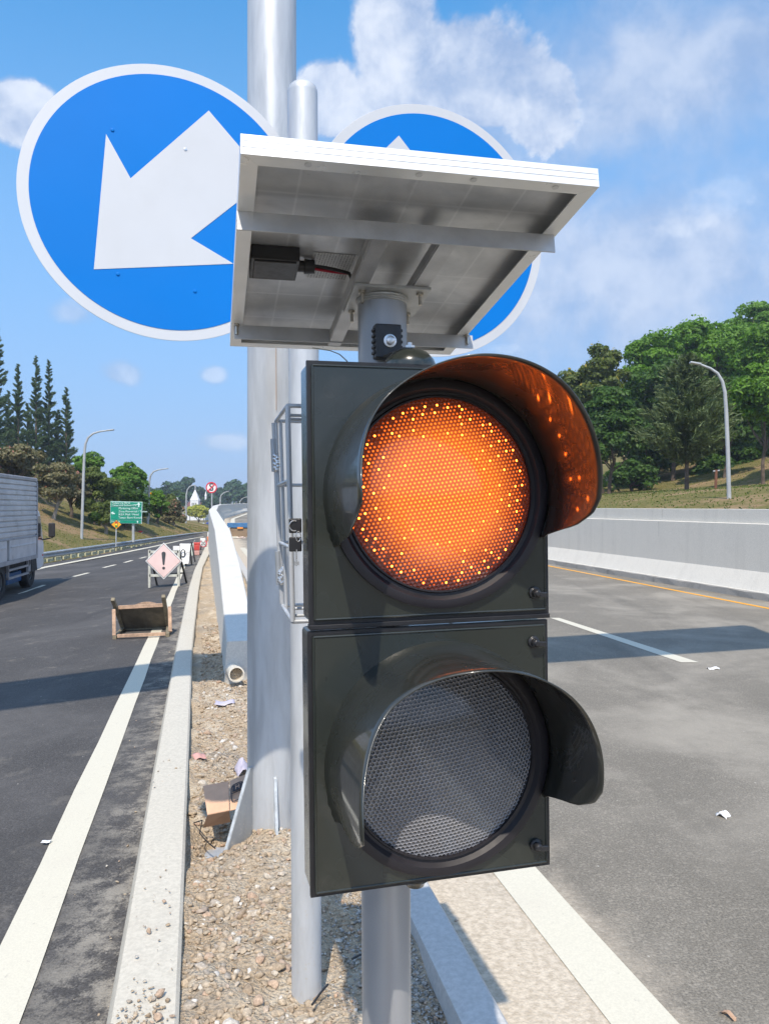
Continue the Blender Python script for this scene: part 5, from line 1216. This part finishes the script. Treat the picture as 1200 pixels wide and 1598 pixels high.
mb = MB(); mb.prism([TS(CX1+.0, cl+.1, 1.18), TS(CX1+.0, cr_-.1, 1.18), TS(CX1-.40, cr_-.15, 1.98), TS(CX1-.40, cl+.15, 1.98)], SD*.03); mb.build('windscreen', 'glass_dark', cab)
mb = MB(); mb.box(W(81.5, 827, TS(CX1, 0, 0).y), SR*.085, SD*.03, (0, 0, .19)); mr = mb.build('mirror', 'chassis_black', tk, bevel=.03)
mb = MB(); yy_ = TS(CX1, 0, 0).y; mb.tube([TS(CX1-.2, cr_, 1.24), W(78, 840, yy_), W(82, 839, yy_), W(83, 833, yy_)], .018, 8); mb.build('mirror_arm', 'chassis_black', tk)
mb = MB(); tbox(mb, CX0+1.22, CX0+1.27, cr_, cr_+.02, .78, .82); mb.build('side_marker', 'sign_red', cab)
mb = MB(); tbox(mb, T0, T0+.05, WD+.1, -.1, .45, .62); mb.build('rear_bumper', 'chassis_black', tk)

# ================================================================== CHURCH, VEHICLES FAR OFF
Yc = 230.; pxm = Yc/1200
ch = thing('church', 'white church with a pointed square spire and dark red roofs among the far trees', 'church', W(303.5, 815, Yc))
def wb_(mb, a, b, c_, d, y0, y1): mb.abox(W(a, 0, Yc).x, W(b, 0, Yc).x, y0, y1, W(0, d, Yc).z, W(0, c_, Yc).z)
mb = MB(); wb_(mb, 297.3, 309.8, 781, 812, Yc, Yc+2.4); tw = mb.build('tower', 'church_white', ch)
c0 = W(303.4, 781, Yc); hw = 6.7*pxm
mb = MB(); b4 = [c0+Vector((sx*hw, Yc*0+(1 if sy > 0 else -.08)*hw*(2 if sy > 0 else 1), 0)) for sx, sy in ((-1, -1), (1, -1), (1, 1), (-1, 1))]; ap = W(303.4, 763, Yc)+Vector((0, hw, 0)); mb.add(b4+[ap], [(0, 1, 4), (1, 2, 4), (2, 3, 4), (3, 0, 4), (3, 2, 1, 0)]); mb.build('spire', 'church_white', ch)
mb = MB(); mb.tube([ap-Vector((0, 0, .5)), W(303.4, 758.5, Yc)+Vector((0, hw, 0))], .10, 6); mb.build('finial', 'church_white', ch)
for px_ in (300.6, 303.2, 306.2):
    mb = MB(); wb_(mb, px_-.55, px_+.55, 784.5, 789, Yc-.1, Yc+.1); mb.build('window', 'glass_dark', tw)
for (a, b, c_, d) in ((290.5, 297.2, 783, 790), (310, 321, 783.5, 790)):
    mb = MB(); z1_, z0_ = W(0, c_, Yc).z, W(0, d, Yc).z; x0_, x1_ = W(a, 0, Yc).x, W(b, 0, Yc).x
    mb.hexa([(x0_, Yc-.5, z0_), (x1_, Yc-.5, z0_), (x1_, Yc+9, z0_), (x0_, Yc+9, z0_), (x0_, Yc+3.5, z1_), (x1_, Yc+3.5, z1_), (x1_, Yc+5, z1_), (x0_, Yc+5, z1_)]); mb.build('roof', 'roof_red', ch)
    mb = MB(); mb.abox(x0_+.2, x1_-.2, Yc, Yc+8.5, z0_-4.2, z0_-.02); mb.build('wall', 'church_white', ch)
t_ = thing('church_turret', 'small white pointed turret right of the church spire', 'turret', W(322, 800, Yc))
mb = MB(); mb.lathe(W(321.5, 774, Yc), (0, 0, 1), [(2.2*pxm, 0), (.02, 8*pxm)], 4); mb.build('spire', 'church_white', t_)
mb = MB(); mb.lathe(W(321.5, 800, Yc), (0, 0, 1), [(1.5*pxm, 0), (1.5*pxm, 26*pxm)], 8); mb.build('tower', 'church_white', t_)
Yv = 138.; pv_ = Yv/1200
vn = thing('van', 'white van parked below the lime green tree', 'van', W(305.5, 823, Yv))
def vb(mb, a, b, c_, d, y0=0., y1=3.6): mb.hexa([W(a, d, Yv)+Vector((0, y0, 0)), W(b, d, Yv)+Vector((0, y0, 0)), W(b, d, Yv)+Vector((0, y1, 0)), W(a, d, Yv)+Vector((0, y1, 0)), W(a+.5, c_, Yv)+Vector((0, y0+.1, 0)), W(b-.5, c_, Yv)+Vector((0, y0+.1, 0)), W(b-.5, c_, Yv)+Vector((0, y1, 0)), W(a+.5, c_, Yv)+Vector((0, y1, 0))])
mb = MB(); vb(mb, 298, 313, 816.5, 822); mb.build('body', 'van_white', vn, bevel=.12)
for a, b in ((299, 301.5), (306, 308.2), (309, 311.5)):
    mb = MB(); vb(mb, a, b, 817.4, 819.2, -.03, .02); mb.build('window', 'glass_dark', vn)
for a in (300.5, 310):
    mb = MB(); mb.lathe(W(a, 822, Yv)-Vector((0, .05, 0)), (0, 1, 0), [(1.2*pv_, 0), (1.2*pv_, .2)], 14); mb.build('wheel', 'tyre', vn)
bt_ = thing('covered_truck', 'truck under a dark blue tarpaulin beside the white van', 'truck', W(324, 823, Yv)); Yv0 = Yv
mb = MB(); mb.prism([W(a, b, Yv) for a, b in ((319, 822.5), (320, 818), (323, 815), (327, 814.5), (331, 816), (331, 822.5))], Vector((0, 4, 0))); mb.build('tarpaulin', 'tarp_blue', bt_, bevel=.1)
mb = MB(); mb.abox(W(319, 0, Yv).x, W(331, 0, Yv).x, Yv+.1, Yv+4, W(0, 824.5, Yv).z, W(0, 822.6, Yv).z); mb.build('bed', 'chassis_black', bt_)
Yk = 75.; t_ = thing('car', 'small dark car seen from the front where the left road bends out of sight', 'car', W(327.5, 832, Yk))
mb = MB(); mb.prism([W(a, b, Yk) for a, b in ((323.5, 831.5), (323.8, 828), (325.2, 827.3), (326.2, 825), (330, 825), (331.5, 827.5), (332, 831.5))], Vector((0, 3.5, 0))); mb.build('body', 'van_white', t_, bevel=.06)
mb = MB(); mb.prism([W(a, b, Yk-.02) for a, b in ((326, 827.4), (326.6, 825.6), (329.8, 825.6), (330.5, 827.4))], Vector((0, .02, 0))); mb.build('windscreen', 'glass_dark', t_)

# ================================================================== TREES AND PLANTS
def leaf_mesh(name, P, N, size, mat, parent, rg, elong=1.5, along=None):
    n = len(P); rnd = rg.normal(size=(n, 3)); N = N/np.linalg.norm(N, axis=1, keepdims=True)
    if along is not None: N = np.cross(along, rnd); N /= np.linalg.norm(N, axis=1, keepdims=True); rnd = np.cross(along, N)*-1; T = along/np.linalg.norm(along, axis=1, keepdims=True)
    else: T = np.cross(N, rnd)
    T /= np.linalg.norm(T, axis=1, keepdims=True); B = np.cross(N, T)
    s = (size*rg.uniform(.6, 1.35, n))[:, None]
    bw = .42 if along is None else .16
    v = np.stack([P-T*s*elong*.5, P+B*s*bw+N*s*.12, P+T*s*elong*.5, P-B*s*bw+N*s*.12], 1).reshape(-1, 3)
    f = np.arange(n*4).reshape(n, 4); return fast_mesh(name, v, f, mat, parent)
def limbs(mb, base, ctr, rad, r0, rg, nb=6, lean=0):
    mid = base.lerp(ctr, .55)+Vector((rg.uniform(-.2, .2)+lean, rg.uniform(-.2, .2), 0))
    mb.tube([base-Vector((0, 0, .4)), base+Vector((0, 0, .1)), base.lerp(mid, .5)+Vector((rg.uniform(-.1, .1), 0, 0)), mid, ctr], [r0*1.25, r0, r0*.85, r0*.7, r0*.3], 8)
    for i in range(nb):
        a = 2*math.pi*i/nb+rg.uniform(-.4, .4); f = rg.uniform(.35, .75); e = ctr+Vector((math.cos(a)*rad[0]*f, math.sin(a)*rad[1]*f, rg.uniform(-.3, .55)*rad[2]))
        st = base.lerp(mid, rg.uniform(.55, 1)); mb.tube([st, st.lerp(e, .5)+Vector((0, 0, -.08*rad[2])), e], [r0*.45, r0*.3, r0*.1], 6)
def broad_tree(label, base, ctr, rad, leaf, mat, n, seed, cat='tree', name='broadleaf_tree', bark='bark', r0=.12, clump=.36, nc=34, group=None, extra=None, open_=.0):
    rg = np.random.default_rng(seed); base = Vector(base); ctr = Vector(ctr)
    t_ = thing(name, label, cat, base, group); mb = MB(); limbs(mb, base, ctr, rad, r0, rg); mb.build('trunk', bark, t_, smooth=True)
    rad = np.array(rad); d = rg.normal(size=(nc, 3)); d /= np.linalg.norm(d, axis=1, keepdims=True); d[:, 2] = np.where(d[:, 2] < -.45, -d[:, 2], d[:, 2])
    cc = d*(rg.uniform(.35, .84, (nc, 1)))*rad; cr2 = clump*rad.min()*rg.uniform(.55, 1.2, nc)
    k = rg.integers(0, nc, n); dd = rg.normal(size=(n, 3)); dd /= np.linalg.norm(dd, axis=1, keepdims=True); dd[:, 2] = np.where(rg.random(n) < .55, np.abs(dd[:, 2]), dd[:, 2]); 
    rr_ = rg.uniform(.55, 1.08, n)**.6
    P = cc[k]+dd*(cr2[k]*rr_)[:, None]*np.array([1.15, 1.15, .75])+np.array(ctr)
    N = dd*.7+rg.normal(size=(n, 3))*.55+np.array([0, 0, .35])
    leaf_mesh('crown', P, N, leaf, mat, t_, rg)
    if extra:
        m2 = extra[1]; P2 = cc[rg.integers(0, nc, m2)]; 
        k = rg.integers(0, nc, m2); dd = rg.normal(size=(m2, 3)); dd /= np.linalg.norm(dd, axis=1, keepdims=True); dd[:, 2] = np.abs(dd[:, 2])
        P = cc[k]+dd*(cr2[k]*1.08)[:, None]+np.array(ctr); leaf_mesh('blossom' if 'flower' in extra[0] else 'young_leaves', P, dd+rg.normal(size=(m2, 3))*.5, leaf*.8, extra[0], t_, rg)
    return t_
def conifer(label, base, top, R0, mat, n, seed, leaf=.12, bare=.12, group=None, r0=.12, name='casuarina_tree', dense=1.):
    rg = np.random.default_rng(seed); base = Vector(base); H = top-base.z; t_ = thing(name, label, 'tree', base, group)
    mb = MB(); mb.tube([base-Vector((0, 0, .4)), base+Vector((0, 0, H*.5)), base+Vector((0, 0, H*.97))], [r0, r0*.6, r0*.1], 8)
    nb = int(120*dense); tips = []
    for i in range(nb):
        u = bare+(1-bare)*(i+rg.uniform(0, .8))/nb; a = rg.uniform(0, 6.283); ln = R0*(1-u)**.75*rg.uniform(.55, 1.15)+.05*R0; 
        st = base+Vector((0, 0, H*u)); e = st+Vector((math.cos(a)*ln, math.sin(a)*ln, ln*rg.uniform(.35, .9))); tips.append((st, e, ln))
        if i % 2 == 0: mb.tube([st, e], [r0*.2, r0*.06], 5)
    mb.build('trunk', 'bark', t_, smooth=True)
    w_ = np.array([q[2] for q in tips]); k = rg.choice(len(tips), n, p=w_/w_.sum()); t = rg.uniform(.1, 1.12, n)
    A_ = np.array([tuple(q[0]) for q in tips]); B_ = np.array([tuple(q[1]) for q in tips]); P = A_[k]+(B_[k]-A_[k])*t[:, None]+rg.normal(size=(n, 3))*(.055*w_[k]+.10*leaf)[:, None]*np.array([1, 1, 1.3])
    dirv = (B_-A_)[k]; N = np.cross(dirv, rg.normal(size=(n, 3))); N[np.linalg.norm(N, axis=1) < 1e-6] = (1, 0, 0)
    al = dirv/np.linalg.norm(dirv, axis=1, keepdims=True)+rg.normal(size=(n, 3))*.45; leaf_mesh('crown', P, N, leaf*2.1, mat, t_, rg, 1.6, al); return t_
# -- right-hand hill (depths in metres; pixel centre, top, half width)
def gz(x, y): return ground_z(x, y)
def tree_px(label, px_, top, hw, Y, mat, n, seed, leaf=.30, flat=1.0, bottom=None, **kw):
    x = (px_-600)/1200*Y; bz_ = gz(x, Y); zt_ = CAMZ+(790-top)/1200*Y; rx = hw/1200*Y
    zb_ = CAMZ+(790-bottom)/1200*Y if bottom else bz_+(zt_-bz_)*.25
    rz_ = (zt_-zb_)/2*1.0; return broad_tree(label, (x, Y, bz_), (x, Y, (zt_+zb_)/2), (rx, rx*.9, rz_), leaf, mat, n, seed, r0=max(.10, rx*.05), **kw)
GRT = 'trees on the slope behind the right-hand wall'
rt = [
 ('tall bright green tree at the top right corner of the hill', 1180, 446, 62, 62, 'leaf_bright', 9000, .30, 690),
 ('spreading green tree on the hill skyline left of the corner tree', 1095, 484, 62, 56, 'leaf_green', 9500, .28, 690),
 ('rounded green tree on the skyline above the conifer', 1022, 496, 48, 54, 'leaf_green', 7500, .27, 700),
 ('yellow-tinged olive tree on the skyline of the right hill', 940, 532, 38, 50, 'leaf_olive', 6500, .24, 680),
 ('pale green small tree at the left end of the right hill skyline', 893, 569, 34, 52, 'leaf_olive', 4500, .24, 690),
 ('yellowing low tree behind the amber visor edge', 908, 634, 42, 46, 'leaf_yellow', 5000, .22, 740),
 ('deep green glossy tree left of the conifer', 950, 594, 50, 41, 'leaf_deep', 9000, .22, 765),
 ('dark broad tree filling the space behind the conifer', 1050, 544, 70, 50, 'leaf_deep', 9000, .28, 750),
 ('bright leafy tree right of the street lamp, middle height', 1190, 559, 56, 38, 'leaf_green', 9000, .20, 715),
 ('dense green tree at the right edge above the lamp head', 1205, 484, 64, 48, 'leaf_green', 9000, .25, 690),
 ('dark green tree just behind the lamp pole', 1130, 574, 52, 45, 'leaf_deep', 8000, .24, 745),
 ('small dark tree low behind the visor', 880, 644, 42, 40, 'leaf_deep', 5000, .20, 775),
 ('tree at the far right edge low on the slope', 1250, 584, 60, 40, 'leaf_deep', 6000, .22, 735),
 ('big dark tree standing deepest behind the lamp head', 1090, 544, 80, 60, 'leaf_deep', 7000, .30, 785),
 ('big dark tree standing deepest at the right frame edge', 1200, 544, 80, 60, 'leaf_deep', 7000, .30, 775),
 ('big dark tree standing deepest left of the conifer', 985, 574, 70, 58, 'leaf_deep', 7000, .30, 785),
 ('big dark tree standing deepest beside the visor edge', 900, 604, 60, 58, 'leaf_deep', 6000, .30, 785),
 ('leafy dark undergrowth tree low between conifer and lamp', 1150, 644, 60, 52, 'leaf_deep', 6000, .26, 775),
 ('leafy dark undergrowth tree low left of the conifer', 1010, 654, 50, 52, 'leaf_deep', 5000, .26, 780),
 ('wide green tree hidden behind the signal, seen at its left only', 820, 594, 60, 55, 'leaf_green', 4000, .30, 760),
 ('bright green tree filling the skyline between lamp head and corner tree', 1140, 478, 50, 57, 'leaf_green', 7000, .28, 690),
]
for i, (lb, a, tp, hw, Y, mt, n, lf, bt2) in enumerate(rt): tree_px(lb, a, tp, hw, Y, mt, int(n*1.9), 100+i, lf*.72, bottom=bt2, group=GRT, nc=60, extra=(('leaf_yellow', 500) if mt in ('leaf_olive', 'leaf_yellow') else ('leaf_bright', int(n*.12)) if mt in ('leaf_green',) else None))
for i, (a, tp, hw, Y, bt2, lb) in enumerate(((905, 725, 34, 47, 782, 'dark low bush under the trees beside the visor edge'), (985, 715, 40, 48, 780, 'dark low bush under the trees left of the conifer trunk'), (1110, 705, 36, 50, 768, 'dark low bush under the trees between conifer and lamp pole'), (1165, 690, 34, 50, 755, 'dark low bush under the trees just right of the lamp pole'), (1205, 680, 34, 50, 748, 'dark low bush under the trees at the right frame edge'))):
    tree_px(lb, a, tp, hw, Y, 'leaf_deep', 5200, 160+i, .17, bottom=bt2, nc=40, name='bush', cat='bush', group='low bushes under the right-hand trees')
x = (1071-600)/1200*34; conifer('feathery olive green conifer standing alone in front of the dark hill trees', (x, 34, gz(x, 34)), CAMZ+(790-556)/1200*34, 2.2, 'needle_olive', 34000, 55, .075, .20, r0=.11, dense=1.6)
# -- left slope
GLT = 'trees on the slope beyond the left guard rail'
lt = [
 ('brownish bush tree directly above the truck roof', 22, 692, 58, 40, 'leaf_brown', 8000, .17, 770),
 ('grey-brown flowering tree right of the truck cab', 85, 712, 40, 38, 'leaf_brown', 7000, .15, 808),
 ('pinkish brown tree left of the first street lamp', 112, 722, 30, 41, 'leaf_brown', 5500, .15, 812),
 ('dusty olive tree behind the first street lamp', 150, 722, 38, 42, 'leaf_olive', 7500, .16, 826),
 ('bright green tree peeking over the olive trees by the lamp', 140, 703, 24, 48, 'leaf_bright', 4000, .18, 760),
 ('bright green rounded tree above the green board', 200, 718, 32, 47, 'leaf_bright', 8000, .18, 800),
 ('dark green tree directly behind the green board', 196, 750, 40, 44, 'leaf_deep', 7000, .17, 835),
 ('small sapling in front of the slope trees near the yellow diamond', 166, 775, 22, 40, 'leaf_olive', 3500, .13, 838),
 ('slim green tree right of the orange pole sign', 246, 758, 22, 50, 'leaf_green', 4500, .16, 828),
 ('thin reddish tree left of the church lamp', 272, 778, 20, 53, 'leaf_brown', 3500, .15, 832),
 ('green bushy tree between the second lamp and the red shrub', 262, 765, 18, 60, 'leaf_olive', 3500, .18, 830),
 ('olive tree at the left frame edge behind the truck', -20, 700, 50, 44, 'leaf_olive', 4500, .19, 800),
]
for i, (lb, a, tp, hw, Y, mt, n, lf, bt2) in enumerate(lt): tree_px(lb, a, tp, hw, Y, mt, int(n*1.6), 200+i, lf*.78, bottom=bt2, group=GLT, nc=52, bark='pale_bark' if i % 2 else 'bark', extra=(('flower_pink', 160) if mt == 'leaf_brown' else ('leaf_olive', 300)), clump=.30)
for i, (a, tp, hw, lb) in enumerate(((-2, 515, 30, 'tallest dark casuarina at the left frame edge'), (29, 568, 22, 'slim dark casuarina, second from the left frame edge'), (57, 556, 24, 'dark casuarina in the middle of the left group'), (77, 562, 24, 'dark casuarina close right of the middle one'), (104, 605, 22, 'shortest dark casuarina at the right end of the group'), (91, 640, 26, 'bushy dark casuarina between the two right ones'), (44, 630, 28, 'low dark casuarina filling the gap behind the group'), (14, 610, 26, 'low dark casuarina beside the tallest one'))):
    Y = 66+i*1.2; x = (a-600)/1200*Y; conifer(lb, (x, Y, gz(x, Y)), CAMZ+(790-tp)/1200*Y, hw/1200*Y*.78, 'needle_dark', 15000, 300+i, .085, .10, group='casuarina trees behind the left slope', r0=.14)
# -- far trees round the church
ft = [(262, 752, 22, 200, 'leaf_far'), (283, 748, 20, 245, 'leaf_far'), (294, 741, 17, 265, 'leaf_far'), (313, 757, 17, 270, 'leaf_far'), (330, 764, 22, 280, 'leaf_far'), (348, 760, 18, 290, 'leaf_far'), (366, 748, 22, 260, 'leaf_far'), (386, 750, 24, 250, 'leaf_far'), (420, 752, 28, 260, 'leaf_far'), (276, 765, 14, 180, 'leaf_deep'), (330, 778, 14, 210, 'leaf_far'), (318, 790, 12, 215, 'leaf_deep'), (238, 756, 22, 190, 'leaf_far')]
fl = ['far dark tree left of the church group', 'far dark tree behind the far lamp left of the church', 'tallest far dark tree behind the church spire', 'far dark tree just right of the spire tip', 'far dark tree behind the crossed S sign', 'far dark tree right of the crossed S sign', 'far broad tree left of the mast', 'far broad tree touching the mast edge', 'far tree hidden behind the mast', 'dark tree in front of the far group, left of the church', 'dark low tree behind the S sign pole', 'dark low tree right of the lime tree', 'far tree behind the orange pole sign']
for i, ((a, tp, hw, Y, mt), lb) in enumerate(zip(ft, fl)): tree_px(lb, a, tp, hw, Y, mt, 2600, 400+i, .85 if Y > 200 else .6, bottom=800, group='far trees around the church', nc=30)
tree_px('lime yellow spreading tree in front of the church', 309, 788, 17, 150, 'leaf_lime', 3600, 501, .42, bottom=812, nc=26, clump=.5)
tree_px('reddish shrub with red blossom left of the church lamp', 281, 800, 10, 90, 'leaf_brown', 1600, 502, .22, bottom=825, nc=16, extra=('flower_pink', 250))
# low planting on the lawn near the bend
def bush(label, px_, py_, wpx, hpx, Y, mat, seed, n=900, leaf=.14):
    rg = np.random.default_rng(seed); c0 = W(px_, py_, Y); a = wpx/1200*Y/2; h = hpx/1200*Y; t_ = thing('shrub', label, 'shrub', (c0.x, c0.y, c0.z-h/2), 'shrubs on the lawn by the bend')
    d = rg.normal(size=(n, 3)); d /= np.linalg.norm(d, axis=1, keepdims=True); P = d*np.array([a, a*.5, h/2])*rg.uniform(.6, 1.1, (n, 1))+np.array(c0); leaf_mesh('foliage', P, d+rg.normal(size=(n, 3))*.5, leaf, mat, t_, rg)
    mb = MB(); mb.tube([Vector((c0.x, c0.y, c0.z-h)), c0], .05, 6); mb.build('stem', 'bark', t_)
for i, (a, b, ww, hh, Y, mt, lb) in enumerate(((300, 829, 26, 4, 88, 'leaf_lime', 'yellow-green clipped shrub right of the church lamp, upper row'), (312, 833, 24, 3.5, 78, 'leaf_bright', 'yellow-green clipped shrub near the bend, lower row'), (288, 834, 22, 4, 76, 'leaf_bright', 'green shrub at the foot of the church lamp'), (268, 838, 14, 6, 66, 'leaf_green', 'round green shrub left of the church lamp foot'), (244, 828, 18, 9, 60, 'leaf_deep', 'dark round shrub behind the notice board'), (318, 827, 16, 3.5, 96, 'leaf_lime', 'yellow-green shrub right below the blue tarpaulin'), (148, 806, 16, 12, 39.5, 'leaf_deep', 'low dark shrub at the foot of the slope trees'))): bush(lb, a, b, ww, hh, Y, mt, 600+i)
# mown tufts and ground cover on the lawns
rg = np.random.default_rng(9); n = 26000
xs_ = rg.uniform(-34, -12.6, n); ysx = rg.uniform(22, 62, n); P = np.array([(x_, y_, gz(x_, y_)+.02) for x_, y_ in zip(xs_, ysx) if x_ < S*(xgr(y_/S)-.3)])
N = np.column_stack([rg.normal(size=len(P))*.8, rg.normal(size=len(P))*.8, np.full(len(P), .35)])
tag(leaf_mesh('grass', P, N, .04, 'leaf_olive', None, rg, 1.8), 'short dry grass on the slope beyond the left guard rail', 'grass', kind='stuff')
n = 16000; vv_ = rg.uniform(10.5, 34, n); s_ = rg.uniform(14, 50, n); pts = np.array([(V.x*v+U.x*s, V.y*v+U.y*s) for v, s in zip(vv_, s_)]); P = np.array([(x_, y_, gz(x_, y_)+.02) for x_, y_ in pts])
N = np.column_stack([rg.normal(size=len(P))*.8, rg.normal(size=len(P))*.8, np.full(len(P), .35)])
tag(leaf_mesh('grass', P, N, .04, 'leaf_olive', None, rg, 1.8), 'short dry grass on the slope behind the right-hand wall', 'grass', kind='stuff')

# ================================================================== HAZE (thin even air round the whole scene)
hm = bpy.data.materials.new('haze'); hm.use_nodes = True; ht = hm.node_tree; ht.nodes.clear()
hv_ = ht.nodes.new('ShaderNodeVolumePrincipled'); hv_.inputs['Color'].default_value = (.80, .88, 1, 1); hv_.inputs['Density'].default_value = .0007; hv_.inputs['Anisotropy'].default_value = .2
ho = ht.nodes.new('ShaderNodeOutputMaterial'); ht.links.new(hv_.outputs[0], ho.inputs['Volume']); MATS['haze'] = hm
mb = MB(); mb.abox(-2600, 2600, -700, 3600, -4, 26); hz = mb.build('haze', 'haze'); hz['kind'] = 'stuff'; hz['label'] = 'thin pale haze in the air over the road and the far trees'; hz.display_type = 'WIRE'
